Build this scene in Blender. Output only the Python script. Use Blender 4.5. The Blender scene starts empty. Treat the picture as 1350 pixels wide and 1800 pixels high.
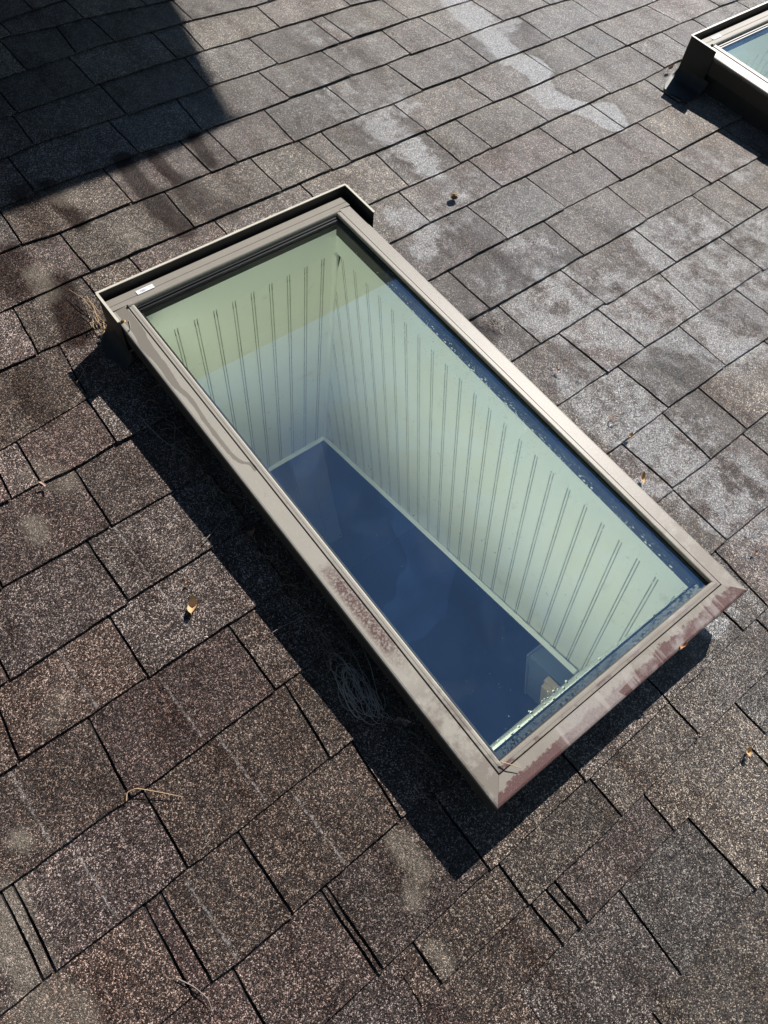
import bpy, math, random
from mathutils import Matrix, Vector, noise
random.seed(7)
S = bpy.context.scene
COL = S.collection
R = math.radians
TH = R(17.0)                      # roof pitch
Z0 = 3.1                          # height of the roof's reference point above the ground
# roof frame: u along the courses, v up the slope, h off the roof
RM = Matrix.Translation((0, 0, Z0)) @ Matrix.Rotation(TH, 4, 'X')
def T(x, y, z): return Matrix.Translation((x, y, z))

# ---------------------------------------------------------------- camera
CAMH = 1.285
cr = Vector((0.788191, -0.610354, 0.078881)); cd = Vector((-0.505731, -0.715393, -0.482129)); cf = Vector((0.350700, 0.340117, -0.872542))
cam = bpy.data.cameras.new('camera'); co = bpy.data.objects.new('camera', cam); COL.objects.link(co)
cm = Matrix.Identity(4)
for i in range(3):
    cm[i][0] = cr[i]; cm[i][1] = -cd[i]; cm[i][2] = -cf[i]
co.matrix_world = RM @ T(0, 0, CAMH) @ cm
cam.sensor_fit = 'HORIZONTAL'; cam.sensor_width = 36.0; cam.lens = 36.0 * 1318.88 / 1350.0
cam.clip_start = 0.05; cam.clip_end = 3000
S.camera = co

# ---------------------------------------------------------------- light
sun_roof = Vector((1.03, 0.44, 1.0)).normalized()
sun_w = (RM.to_3x3() @ sun_roof).normalized()
elev = math.asin(sun_w.z); az = math.atan2(sun_w.x, sun_w.y)
sl = bpy.data.lights.new('sun', 'SUN'); so = bpy.data.objects.new('sun', sl); COL.objects.link(so)
sl.energy = 5.0; sl.angle = R(0.5); sl.color = (1.0, 0.955, 0.89)
so.rotation_euler = sun_w.to_track_quat('Z', 'Y').to_euler(); so.location = (6, 4, 12)
wd = bpy.data.worlds.new('World'); S.world = wd; wd.use_nodes = True
wn = wd.node_tree.nodes; wl = wd.node_tree.links
bg = wn['Background']; sky = wn.new('ShaderNodeTexSky'); sky.sky_type = 'NISHITA'
sky.sun_disc = False; sky.sun_elevation = elev; sky.sun_rotation = az
sky.altitude = 0; sky.air_density = 1.0; sky.dust_density = 0.0; sky.ozone_density = 3.0
wl.new(sky.outputs[0], bg.inputs[0]); bg.inputs[1].default_value = 0.055
S.view_settings.view_transform = 'Standard'; S.view_settings.look = 'None'
S.view_settings.exposure = 0.6; S.view_settings.gamma = 1.0
S.render.engine = 'CYCLES'
try:
    S.cycles.caustics_reflective = False; S.cycles.caustics_refractive = False
    S.cycles.sample_clamp_indirect = 6; S.cycles.diffuse_bounces = 8; S.cycles.max_bounces = 12
except Exception: pass

# ---------------------------------------------------------------- helpers
class MB:
    def __init__(s): s.v = []; s.f = []; s.mi = []
    def quad(s, *p):
        i = len(s.v); s.v += [tuple(q) for q in p]; s.f.append(tuple(range(i, i + len(p))))
    def box(s, a, b):
        x0, y0, z0 = a; x1, y1, z1 = b; i = len(s.v)
        s.v += [(x0,y0,z0),(x1,y0,z0),(x1,y1,z0),(x0,y1,z0),(x0,y0,z1),(x1,y0,z1),(x1,y1,z1),(x0,y1,z1)]
        s.f += [tuple(i + k for k in q) for q in ((0,3,2,1),(4,5,6,7),(0,1,5,4),(1,2,6,5),(2,3,7,6),(3,0,4,7))]
    def loft(s, rings, closed=False, caps=False):
        n = len(rings[0]); i = len(s.v)
        for r in rings: s.v += [tuple(q) for q in r]
        for a in range(len(rings) - 1):
            for b in range(n if closed else n - 1):
                c = (b + 1) % n
                s.f.append((i + a*n + b, i + a*n + c, i + (a+1)*n + c, i + (a+1)*n + b))
        if caps:
            s.f.append(tuple(i + k for k in range(n))[::-1]); s.f.append(tuple(i + (len(rings)-1)*n + k for k in range(n)))
    def tube(s, pts, r, n=6):
        pts = [Vector(p) for p in pts]; rings = []; up = Vector((0.13, 0.21, 1)).normalized()
        for k, p in enumerate(pts):
            t = (pts[min(k+1, len(pts)-1)] - pts[max(k-1, 0)])
            t = t.normalized() if t.length > 1e-9 else Vector((1,0,0))
            a = t.cross(up)
            if a.length < 1e-3: a = t.cross(Vector((1,0,0)))
            a.normalize(); b = t.cross(a)
            rr = r[k] if isinstance(r, (list, tuple)) else r
            rings.append([p + a*rr*math.cos(6.2832*j/n) + b*rr*math.sin(6.2832*j/n) for j in range(n)])
        s.loft(rings, True, True)
    def build(s, name, mat=None, parent=None, M=None, smooth=False):
        me = bpy.data.meshes.new(name); me.from_pydata(s.v, [], s.f)
        o = bpy.data.objects.new(name, me); COL.objects.link(o)
        if mat: me.materials.append(mat)
        if smooth:
            for p in me.polygons: p.use_smooth = True
        if parent: o.parent = parent
        elif M is not None: o.matrix_world = M
        return o
def tag(o, label=None, cat=None, group=None, kind=None):
    if label: o['label'] = label
    if cat: o['category'] = cat
    if group: o['group'] = group
    if kind: o['kind'] = kind
    return o
def empty(name, M):
    o = bpy.data.objects.new(name, None); COL.objects.link(o); o.matrix_world = M; o.empty_display_size = 0.05; return o

class NT:
    """small helper for node materials"""
    def __init__(s, name, rough=0.6, metal=0.0, spec=0.5):
        s.m = bpy.data.materials.new(name); s.m.use_nodes = True
        s.n = s.m.node_tree.nodes; s.l = s.m.node_tree.links
        s.b = s.n['Principled BSDF']; s.b.inputs['Roughness'].default_value = rough
        s.b.inputs['Metallic'].default_value = metal
        s.b.inputs['Specular IOR Level'].default_value = spec
        s.tc = s.n.new('ShaderNodeTexCoord')
    def set(s, sock, v):
        if hasattr(v, 'links'): s.l.new(v, sock)
        elif isinstance(v, (tuple, list)) and len(v) == 3 and sock.type == 'RGBA': sock.default_value = (*v, 1)
        else: sock.default_value = v
    def math(s, op, a, b=0.0, clamp=False, c=None):
        n = s.n.new('ShaderNodeMath'); n.operation = op; n.use_clamp = clamp
        s.set(n.inputs[0], a); s.set(n.inputs[1], b)
        if c is not None: s.set(n.inputs[2], c)
        return n.outputs[0]
    def noise(s, scale, det=3, rough=0.55, vec=None, dist=0.0):
        n = s.n.new('ShaderNodeTexNoise'); n.inputs['Scale'].default_value = scale
        n.inputs['Detail'].default_value = det; n.inputs['Roughness'].default_value = rough
        n.inputs['Distortion'].default_value = dist
        s.l.new(vec or s.tc.outputs['Object'], n.inputs['Vector']); return n.outputs['Fac']
    def voro(s, scale, vec=None, out='Color', feat='F1', rnd=1.0):
        n = s.n.new('ShaderNodeTexVoronoi'); n.feature = feat; n.inputs['Scale'].default_value = scale
        n.inputs['Randomness'].default_value = rnd
        s.l.new(vec or s.tc.outputs['Object'], n.inputs['Vector']); return n.outputs[out]
    def ramp(s, fac, stops, interp='LINEAR'):
        n = s.n.new('ShaderNodeValToRGB'); e = n.color_ramp.elements; n.color_ramp.interpolation = interp
        while len(e) > 1: e.remove(e[0])
        e[0].position = stops[0][0]; e[0].color = (*stops[0][1], 1) if isinstance(stops[0][1], tuple) else (stops[0][1],)*3 + (1,)
        for p, c in stops[1:]:
            x = e.new(p); x.color = (*c, 1) if isinstance(c, tuple) else (c, c, c, 1)
        s.set(n.inputs[0], fac); return n.outputs[0]
    def mix(s, fac, a, b, mode='MIX'):
        n = s.n.new('ShaderNodeMix'); n.data_type = 'RGBA'; n.blend_type = mode
        s.set(n.inputs[0], fac); s.set(n.inputs[6], a); s.set(n.inputs[7], b); return n.outputs[2]
    def sep(s, v):
        n = s.n.new('ShaderNodeSeparateXYZ'); s.l.new(v, n.inputs[0]); return n.outputs
    def attr(s, name):
        n = s.n.new('ShaderNodeAttribute'); n.attribute_name = name; return n.outputs['Color']
    def sepc(s, c):
        n = s.n.new('ShaderNodeSeparateColor'); s.l.new(c, n.inputs[0]); return n.outputs
    def mapr(s, v, a, b, c=0.0, d=1.0, smooth=False):
        n = s.n.new('ShaderNodeMapRange'); n.interpolation_type = 'SMOOTHSTEP' if smooth else 'LINEAR'
        s.set(n.inputs[0], v)
        for k, x in enumerate((a, b, c, d)): s.set(n.inputs[k+1], x)
        return n.outputs[0]
    def bump(s, hgt, strength=0.5, dist=0.001, nrm=None):
        n = s.n.new('ShaderNodeBump'); n.inputs['Strength'].default_value = strength; n.inputs['Distance'].default_value = dist
        s.set(n.inputs['Height'], hgt)
        if nrm: s.l.new(nrm, n.inputs['Normal'])
        return n.outputs[0]
    def col(s, c): s.set(s.b.inputs['Base Color'], c); return s
    def rgh(s, c): s.set(s.b.inputs['Roughness'], c); return s
    def nrm(s, c): s.l.new(c, s.b.inputs['Normal']); return s
def plain(name, col, rough=0.6, var=0.15, scale=30, metal=0.0, spec=0.5, bump=0.0):
    t = NT(name, rough, metal, spec); f = t.noise(scale, 4)
    t.col(t.mix(f, tuple(c*(1-var*1.5) for c in col), tuple(min(1, c*(1+var*1.5)) for c in col)))
    if bump: t.nrm(t.bump(t.noise(scale*6, 3), bump, 0.001))
    return t.m

# ---------------------------------------------------------------- shingle material
def shingle_material():
    t = NT('asphalt_shingle_granules', 0.5, 0, 0.5)
    ob = t.tc.outputs['Object']
    mask = t.attr('mask'); m = t.sepc(mask); tint = t.attr('tint')
    warp = t.n.new('ShaderNodeVectorMath'); warp.operation = 'ADD'
    t.l.new(ob, warp.inputs[0])
    cell = t.sepc(t.voro(720, ob))
    cell2 = t.sepc(t.voro(410, ob))
    big = t.noise(7, 4, 0.6); mid = t.noise(45, 3, 0.6); clump = t.noise(160, 2, 0.5)
    g = t.math('MULTIPLY_ADD', clump, 0.22, False, t.math('MULTIPLY_ADD', cell2[1], 0.30, False, t.math('MULTIPLY', cell[0], 0.56)))
    g = t.math('ADD', g, t.math('MULTIPLY', t.math('SUBTRACT', mid, 0.5), 0.22))
    gran = t.ramp(g, [(0.24, (0.003, 0.0024, 0.0026)), (0.43, (0.0175, 0.0122, 0.0112)), (0.60, (0.053, 0.0365, 0.0305)),
                      (0.73, (0.125, 0.098, 0.087)), (0.87, (0.52, 0.455, 0.42))])
    warmcool = t.ramp(cell[2], [(0.0, (1.14, 0.95, 0.85)), (0.5, (1, 1, 1)), (1.0, (0.94, 0.99, 1.08))])
    c = t.mix(0.6, gran, warmcool, 'MULTIPLY')
    c = t.mix(1.0, c, tint, 'MULTIPLY')
    mp = t.n.new('ShaderNodeMapping'); mp.inputs['Scale'].default_value = (13, 3.4, 5); t.l.new(ob, mp.inputs['Vector'])
    run = t.noise(1.0, 4, 0.62, mp.outputs[0])
    c = t.mix(1.0, c, t.ramp(run, [(0.30, (0.66, 0.58, 0.55)), (0.46, (1, 1, 1)), (0.56, (1.0, 1.0, 1.0)), (0.72, (1.32, 1.30, 1.26))]), 'MULTIPLY')
    bb = t.ramp(big, [(0.25, 0.74), (0.5, 1.0), (0.75, 1.32)]); c = t.mix(1.0, c, bb, 'MULTIPLY')
    brk = t.noise(28, 4, 0.65)
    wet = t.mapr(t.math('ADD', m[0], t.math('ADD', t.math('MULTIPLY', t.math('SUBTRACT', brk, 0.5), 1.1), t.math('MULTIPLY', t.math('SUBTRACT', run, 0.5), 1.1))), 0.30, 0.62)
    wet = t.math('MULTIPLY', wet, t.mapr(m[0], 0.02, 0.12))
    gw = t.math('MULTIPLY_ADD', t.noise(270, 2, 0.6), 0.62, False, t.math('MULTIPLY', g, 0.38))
    sheen_gran = t.ramp(gw, [(0.41, (0.012, 0.011, 0.011)), (0.50, (0.115, 0.112, 0.110)), (0.60, (0.62, 0.61, 0.62))])
    c = t.mix(t.math('MULTIPLY', wet, t.mapr(m[0], 0.0, 1.0, 0.35, 0.78)), c, sheen_gran)  # sheen of the wet areas painted in as paler granule colour
    halo = t.math('MULTIPLY', t.mapr(m[0], 0.02, 0.3), t.math('SUBTRACT', 1.0, wet))
    c = t.mix(t.math('MULTIPLY', halo, 0.6), c, t.mix(1.0, c, (0.60, 0.52, 0.48), 'MULTIPLY'))
    dk = t.mapr(t.math('ADD', m[1], t.math('MULTIPLY', t.math('SUBTRACT', brk, 0.5), 0.6)), 0.12, 0.6)
    dk = t.math('MULTIPLY', dk, t.mapr(m[1], 0.02, 0.15))
    c = t.mix(t.math('MULTIPLY', dk, 1.0), c, t.mix(1.0, c, (0.22, 0.145, 0.125), 'MULTIPLY'))
    pl_ = t.mapr(t.math('ADD', m[2], t.math('MULTIPLY', t.math('SUBTRACT', run, 0.5), 1.8)), 0.1, 1.0)
    pl_ = t.math('MULTIPLY', pl_, t.mapr(m[2], 0.02, 0.2))
    c = t.mix(t.math('MULTIPLY', pl_, 0.45), c, t.mix(g, (0.06, 0.052, 0.042), (0.46, 0.40, 0.32)))
    # chalky mineral lines running down the slope
    o = t.sep(ob); streak = None
    wob = t.math('MULTIPLY', t.math('SUBTRACT', t.noise(60, 2), 0.5), 0.008)
    for (u0, v0, u1, v1) in STREAKS:
        u0 -= 0.6; u1 -= 0.6; v0 -= 0.5; v1 -= 0.5
        k = (u1 - u0) / (v1 - v0)
        lin = t.math('MULTIPLY_ADD', o[1], k, False, u0 - v0 * k)
        d = t.math('ABSOLUTE', t.math('ADD', t.math('SUBTRACT', o[0], lin), wob))
        a = t.mapr(d, 0.0028, 0.0008)
        a = t.math('MULTIPLY', a, t.math('LESS_THAN', o[1], max(v0, v1)))
        a = t.math('MULTIPLY', a, t.math('GREATER_THAN', o[1], min(v0, v1)))
        streak = a if streak is None else t.math('MAXIMUM', streak, a)
    stk = t.math('MULTIPLY', streak, t.mapr(t.noise(150, 3, 0.7), 0.44, 0.58, 0.05, 1.0))
    c = t.mix(t.math('MULTIPLY', stk, 0.3), c, (0.62, 0.60, 0.60))
    t.col(c)
    t.rgh(t.mapr(wet, 0.0, 1.0, 0.38, 0.30))
    sheen = t.mapr(o[0], -0.55, 0.5, 0.32, 1.0)       # the right part of the roof is still damp
    damp = t.mapr(t.math('ADD', t.math('MULTIPLY', run, 0.65), t.math('MULTIPLY', brk, 0.35)), 0.38, 0.60, 0.65, 1.4)
    t.set(t.b.inputs['Specular IOR Level'], t.math('MULTIPLY', t.math('MULTIPLY', sheen, t.math('MAXIMUM', damp, t.math('MULTIPLY', wet, 2.0))), t.math('SUBTRACT', 1.0, t.math('MULTIPLY', dk, 0.6))))
    t.set(t.b.inputs['Coat Weight'], t.math('MAXIMUM', t.math('MULTIPLY', wet, 0.9), t.math('MULTIPLY', t.math('MULTIPLY', damp, t.mapr(o[0], -0.2, 0.5)), 0.45))); t.b.inputs['Coat Roughness'].default_value = 0.36; t.b.inputs['Coat IOR'].default_value = 1.7
    vd = t.voro(720, ob, 'Distance'); vd2 = t.voro(410, ob, 'Distance')
    hgt = t.math('SUBTRACT', 1.0, t.math('MULTIPLY_ADD', vd2, 0.8, False, vd))
    b1 = t.bump(hgt, 0.95, 0.0016)
    b2 = t.bump(t.noise(60, 3), 0.35, 0.004, b1)
    t.nrm(b2); t.l.new(b2, t.b.inputs['Coat Normal'])
    return t.m
STREAKS = [[0.081, 0.771, 0.083, 0.634], [0.084, 0.619, 0.093, 0.492], [-0.111, 0.622, -0.103, 0.482], [0.004, 0.469, 0.01, 0.336], [-0.26, 0.475, -0.254, 0.335], [-0.232, 0.328, -0.224, 0.189], [-0.12, 0.173, -0.114, 0.036], [0.031, 0.33, 0.039, 0.19], [0.079, 0.176, 0.085, 0.042]]
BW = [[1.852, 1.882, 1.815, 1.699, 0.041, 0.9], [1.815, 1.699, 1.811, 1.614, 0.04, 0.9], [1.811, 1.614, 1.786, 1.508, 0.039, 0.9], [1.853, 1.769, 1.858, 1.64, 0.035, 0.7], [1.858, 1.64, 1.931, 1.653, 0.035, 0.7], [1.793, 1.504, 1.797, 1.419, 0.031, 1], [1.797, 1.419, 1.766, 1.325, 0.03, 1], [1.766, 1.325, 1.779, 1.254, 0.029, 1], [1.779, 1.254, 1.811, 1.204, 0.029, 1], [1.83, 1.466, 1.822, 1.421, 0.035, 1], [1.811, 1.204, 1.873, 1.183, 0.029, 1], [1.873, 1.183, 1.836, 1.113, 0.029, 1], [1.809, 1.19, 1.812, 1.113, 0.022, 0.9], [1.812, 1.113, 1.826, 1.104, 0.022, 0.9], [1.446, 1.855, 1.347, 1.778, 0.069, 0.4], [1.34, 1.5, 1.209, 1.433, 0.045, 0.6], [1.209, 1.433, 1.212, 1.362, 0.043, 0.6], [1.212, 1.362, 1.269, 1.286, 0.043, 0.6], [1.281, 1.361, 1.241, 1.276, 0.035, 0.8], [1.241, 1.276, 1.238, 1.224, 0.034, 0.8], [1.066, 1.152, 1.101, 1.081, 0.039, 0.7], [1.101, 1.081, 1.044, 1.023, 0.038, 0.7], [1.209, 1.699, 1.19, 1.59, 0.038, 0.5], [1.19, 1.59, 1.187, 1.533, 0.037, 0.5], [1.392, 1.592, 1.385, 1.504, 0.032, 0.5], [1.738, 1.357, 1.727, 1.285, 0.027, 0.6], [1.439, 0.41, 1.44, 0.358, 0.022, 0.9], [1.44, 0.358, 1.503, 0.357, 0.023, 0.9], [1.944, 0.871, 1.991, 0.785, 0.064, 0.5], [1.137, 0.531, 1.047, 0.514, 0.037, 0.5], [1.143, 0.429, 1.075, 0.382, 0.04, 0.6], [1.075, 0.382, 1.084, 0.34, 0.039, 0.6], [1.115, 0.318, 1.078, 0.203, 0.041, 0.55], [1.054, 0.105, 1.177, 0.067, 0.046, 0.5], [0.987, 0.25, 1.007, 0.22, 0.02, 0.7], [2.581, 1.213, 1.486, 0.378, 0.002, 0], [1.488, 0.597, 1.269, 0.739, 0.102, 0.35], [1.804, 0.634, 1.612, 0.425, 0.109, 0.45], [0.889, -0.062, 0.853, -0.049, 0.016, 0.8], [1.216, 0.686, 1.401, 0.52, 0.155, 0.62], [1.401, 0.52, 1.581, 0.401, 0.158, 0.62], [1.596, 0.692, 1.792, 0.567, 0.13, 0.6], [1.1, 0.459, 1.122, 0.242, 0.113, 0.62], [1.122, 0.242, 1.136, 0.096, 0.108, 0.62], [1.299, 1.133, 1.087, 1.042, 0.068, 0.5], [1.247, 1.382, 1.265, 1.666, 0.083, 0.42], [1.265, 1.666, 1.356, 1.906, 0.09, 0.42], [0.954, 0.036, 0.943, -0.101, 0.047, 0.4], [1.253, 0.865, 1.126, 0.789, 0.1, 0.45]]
BD = [[0.403, 1.704, 0.393, 1.625, 0.012, 0.8], [0.393, 1.625, 0.401, 1.538, 0.012, 0.8], [0.42, 1.693, 0.406, 1.605, 0.007, 0.6], [0.406, 1.605, 0.421, 1.548, 0.007, 0.6], [0.344, 1.704, 0.326, 1.62, 0.027, 0.5], [0.326, 1.62, 0.317, 1.557, 0.026, 0.5], [0.598, 1.697, 0.591, 1.625, 0.014, 1], [0.591, 1.625, 0.587, 1.552, 0.014, 1], [0.673, 1.672, 0.666, 1.603, 0.011, 0.9], [0.666, 1.603, 0.675, 1.534, 0.011, 0.9], [0.796, 1.683, 0.785, 1.63, 0.011, 0.9], [0.785, 1.63, 0.774, 1.563, 0.011, 0.9], [0.963, 1.798, 0.943, 1.722, 0.016, 0.7], [0.943, 1.722, 0.955, 1.686, 0.016, 0.7], [1.02, 1.934, 1.039, 1.845, 0.034, 0.5], [1.039, 1.845, 1.004, 1.819, 0.034, 0.5], [0.59, 1.538, 0.588, 1.467, 0.019, 0.8], [0.588, 1.467, 0.598, 1.39, 0.018, 0.8], [0.675, 1.522, 0.679, 1.433, 0.028, 0.6], [0.679, 1.433, 0.714, 1.399, 0.027, 0.6], [0.271, 1.391, 0.257, 1.307, 0.019, 0.9], [0.257, 1.307, 0.238, 1.231, 0.019, 0.9], [0.105, 1.207, 0.092, 1.127, 0.029, 0.8], [0.092, 1.127, 0.098, 1.088, 0.028, 0.8], [0.218, 1.521, 0.209, 1.431, 0.033, 0.6], [1.447, 1.377, 1.452, 1.286, 0.037, 0.4], [1.354, 1.677, 1.303, 1.582, 0.039, 0.45], [1.228, 1.075, 1.183, 0.957, 0.025, 0.5], [1.052, 1.556, 1.12, 1.573, 0.036, 0.4], [1.284, 0.452, 1.29, 0.388, 0.022, 0.9], [1.538, 0.474, 1.581, 0.401, 0.042, 0.8], [1.297, 0.325, 1.3, 0.228, 0.024, 0.6], [2.148, 1.422, 2.251, 1.223, 0.203, 0.25], [1.935, 0.906, 1.932, 0.85, 0.03, 0.5], [1.275, 0.499, 1.366, 0.544, 0.032, 0.3], [0.092, 0.684, 0.099, 0.636, 0.02, 0.7], [-0.078, 0.289, -0.057, 0.221, 0.043, 0.35], [0.986, 0.774, 0.996, 0.726, 0.015, 1.5]]
BP = [[-0.347, 0.304, -0.359, 0.25, 0.026, 1], [-0.359, 0.25, -0.346, 0.204, 0.026, 1], [-0.364, 0.166, -0.33, 0.114, 0.033, 0.8], [-0.289, 0.372, -0.286, 0.365, 0.012, 0.8], [0.17, 0.017, 0.169, -0.034, 0.019, 0.9], [0.169, -0.034, 0.14, -0.057, 0.018, 0.9], [-0.034, 0.861, -0.036, 0.833, 0.018, 0.8], [0.119, -0.131, 0.118, -0.158, 0.011, 0.6], [0.406, 1.665, 0.431, 1.626, 0.031, 0.7], [0.245, 1.45, 0.24, 1.369, 0.021, 0.7], [0.479, 1.477, 0.485, 1.405, 0.019, 0.5], [0.015, 0.964, 0.047, 0.91, 0.024, 0.5], [-0.149, 0.534, -0.173, 0.505, 0.017, 0.4], [0.586, -0.224, 0.608, -0.318, 0.056, 0.2]]
LV = [1.91, 1.8097, 1.68, 1.56, 1.44, 1.315, 1.2, 1.076, 0.957, 0.85, 0.733, 0.615, 0.5, 0.387, 0.268, 0.152, 0.036, -0.074, -0.133, -0.19, -0.299, -0.41, -0.52]
LINES = [[[0.595, 2.4024], [0.804, 2.4217]], [(0.597, 2.3269), (0.722, 2.3117), (0.813, 2.3073), (1.075, 2.2742)], [(0.696, 2.1595), (0.824, 2.162), (0.94, 2.1551), (1.053, 2.1508), (1.278, 2.1248)], [(0.447, 1.9995), (0.691, 2.0045), (0.947, 2.0029), (1.021, 2.0015), (1.165, 1.993), (1.273, 1.9901), (1.402, 1.9841), (1.53, 1.9822), (1.64, 1.9659)], [(0.366, 1.8481), (0.439, 1.8565), (0.668, 1.8496), (0.841, 1.8463), (0.941, 1.8463), (1.099, 1.839), (1.166, 1.8399), (1.314, 1.8329), (1.405, 1.836), (1.537, 1.8299), (1.664, 1.8301), (1.896, 1.8205)], [(0.269, 1.6861), (0.365, 1.6945), (0.542, 1.6896), (0.645, 1.6938), (0.758, 1.6883), (0.834, 1.6904), (1.019, 1.6877), (1.104, 1.6893), (1.225, 1.6846), (1.321, 1.6862), (1.442, 1.6807), (1.532, 1.6846), (1.706, 1.6807), (1.901, 1.6799), (1.97, 1.6742), (2.102, 1.6739), (2.196, 1.6636)], [(0.263, 1.5435), (0.349, 1.5355), (0.541, 1.5377), (0.626, 1.5348), (0.759, 1.5358), (0.856, 1.5339), (1.014, 1.5278), (1.095, 1.5287), (1.23, 1.5297), (1.341, 1.5255), (1.45, 1.5289), (1.588, 1.5249), (1.712, 1.5274), (1.846, 1.524), (1.992, 1.5213), (2.173, 1.5187), (2.396, 1.5116)], [(0.164, 1.3803), (0.339, 1.385), (0.445, 1.3821), (0.648, 1.3843), (0.9, 1.3834), (1.028, 1.3834), (1.089, 1.3814), (1.168, 1.3785), (1.341, 1.378), (1.45, 1.378), (1.591, 1.3798), (1.662, 1.3768), (1.849, 1.3782), (1.926, 1.375), (2.02, 1.378), (2.162, 1.3771), (2.323, 1.3759), (2.413, 1.3773), (2.475, 1.3741), (2.613, 1.375), (2.703, 1.3709)], [(0.174, 1.2311), (1.142, 1.2258), (1.35, 1.2253), (1.451, 1.2277), (1.65, 1.229), (1.84, 1.2288), (1.927, 1.2301), (2.079, 1.2307), (2.173, 1.2347)], [(-0.009, 1.0484), (0.179, 1.0678), (1.118, 1.0907), (1.241, 1.088), (1.366, 1.091), (1.453, 1.0891), (1.656, 1.0911), (1.869, 1.0892), (2.076, 1.0896)], [(-0.014, 0.9305), (0.079, 0.9276), (0.175, 0.9337), (1.246, 0.9411), (1.373, 0.9401), (1.457, 0.9418), (1.641, 0.9405), (1.885, 0.938)], [(0.052, 0.7738), (1.076, 0.7859), (1.286, 0.7876), (1.37, 0.791), (1.584, 0.7919), (1.794, 0.7915), (1.891, 0.7937)], [(-0.211, 0.6094), (0.009, 0.6215), (1.077, 0.6414), (1.139, 0.641), (1.284, 0.6432), (1.524, 0.6439), (1.759, 0.6435), (1.906, 0.6452)], [(-0.239, 0.4786), (-0.122, 0.4768), (-0.01, 0.4806), (0.148, 0.4815), (1.165, 0.4929), (1.276, 0.4936), (1.401, 0.4941), (1.479, 0.496), (1.616, 0.4962), (1.728, 0.4982)], [(-0.334, 0.3236), (-0.119, 0.3267), (0.159, 0.3332), (1.034, 0.3414), (1.18, 0.3444), (1.295, 0.3456), (1.395, 0.3482), (1.539, 0.3479)], [(-0.332, 0.1817), (-0.172, 0.181), (-0.108, 0.1838), (-0.023, 0.1828), (0.182, 0.1866), (1.039, 0.1984), (1.162, 0.2003), (1.285, 0.2026)], [(-0.158, 0.036), (0.019, 0.0373), (0.194, 0.0415), (1.02, 0.0537)], [(0.061, -0.1051), (0.276, -0.1022), (0.951, -0.0899)], [(0.102, -0.1714), (0.299, -0.1748), (0.515, -0.1724), (0.694, -0.1689), (0.793, -0.167)], [(0.185, -0.248), (0.308, -0.2455), (0.405, -0.2463), (0.556, -0.243), (0.79, -0.2374)], [(0.325, -0.3889), (0.395, -0.3863), (0.587, -0.3838)], [], []]
ROWS = [[[0.595, 0.597], [0.804, 0.804]], [[0.722, 0.708], [0.821, 0.824], [1.075, 1.071]], [[0.683, 0.684], [0.94, 0.935], [1.034, 1.021], [1.278, 1.273], [1.53, 1.53]], [[0.447, 0.439], [0.698, 0.693], [0.958, 0.941], [1.165, 1.166], [1.381, 1.382], [1.423, 1.429], [1.64, 1.644]], [[0.366, 0.365], [0.642, 0.645], [0.841, 0.827], [1.099, 1.104], [1.314, 1.321], [1.537, 1.532], [1.683, 1.693], [1.896, 1.901], [2.102, 2.102]], [[0.269, 0.263], [0.542, 0.541], [0.758, 0.759], [0.84, 0.838], [1.019, 1.007], [1.225, 1.23], [1.442, 1.45], [1.718, 1.712], [1.97, 1.966], [2.196, 2.195]], [[0.349, 0.351], [0.626, 0.62], [0.875, 0.873], [1.022, 1.028], [1.095, 1.089], [1.341, 1.343], [1.588, 1.591], [1.846, 1.849], [2.017, 2.02], [2.151, 2.154], [2.396, 2.413], [2.613, 2.613]], [[0.164, 0.15], [0.327, 0.327], [0.445, 0.445], [0.675, 0.675], [0.927, 0.927], [1.168, 1.158], [1.34, 1.335], [1.45, 1.451], [1.662, 1.668], [1.926, 1.927], [2.169, 2.173], [2.323, 2.323], [2.475, 2.475], [2.703, 2.703]], [[0.197, 0.181], [1.126, 1.118], [1.365, 1.366], [1.631, 1.636], [1.84, 1.84], [2.079, 2.076]], [[-0.036, -0.044], [0.018, 0.015], [0.178, 0.175], [1.241, 1.246], [1.453, 1.457], [1.676, 1.666], [1.898, 1.901]], [[0.079, 0.078], [1.373, 1.37], [1.617, 1.61], [1.869, 1.873]], [[-0.196, -0.196], [0.025, 0.029], [1.076, 1.077], [1.286, 1.296], [1.557, 1.552], [1.794, 1.787], [1.909, 1.906]], [[-0.227, -0.239], [-0.011, -0.01], [1.139, 1.147], [1.272, 1.276], [1.495, 1.479], [1.731, 1.728]], [[-0.122, -0.129], [0.148, 0.15], [1.184, 1.189], [1.401, 1.395], [1.616, 1.616]], [[-0.343, -0.341], [-0.325, -0.323], [-0.109, -0.108], [0.169, 0.159], [1.034, 1.039], [1.172, 1.162], [1.295, 1.292], [1.539, 1.539]], [[-0.186, -0.188], [-0.159, -0.158], [-0.023, -0.018], [0.205, 0.194], [1.04, 1.037], [1.279, 1.279]], [[-0.127, -0.127], [0.032, 0.036], [0.042, 0.046], [0.912, 0.912], [1.003, 0.99]], [[0.061, 0.061], [0.1, 0.102], [0.276, 0.274], [0.486, 0.486], [0.694, 0.694], [0.953, 0.953]], [[0.278, 0.279], [0.311, 0.314], [0.331, 0.331], [0.544, 0.539], [0.793, 0.79]], [[0.185, 0.185], [0.405, 0.395], [0.574, 0.579]], [[0.325, 0.325], [0.594, 0.594]], [], []]
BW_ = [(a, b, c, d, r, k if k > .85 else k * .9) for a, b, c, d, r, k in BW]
BD_ = [(a, b, c, d, r * 1.5, (k * .85 if a < .8 and b > 1.3 else k * .42)) for a, b, c, d, r, k in BD]
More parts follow.
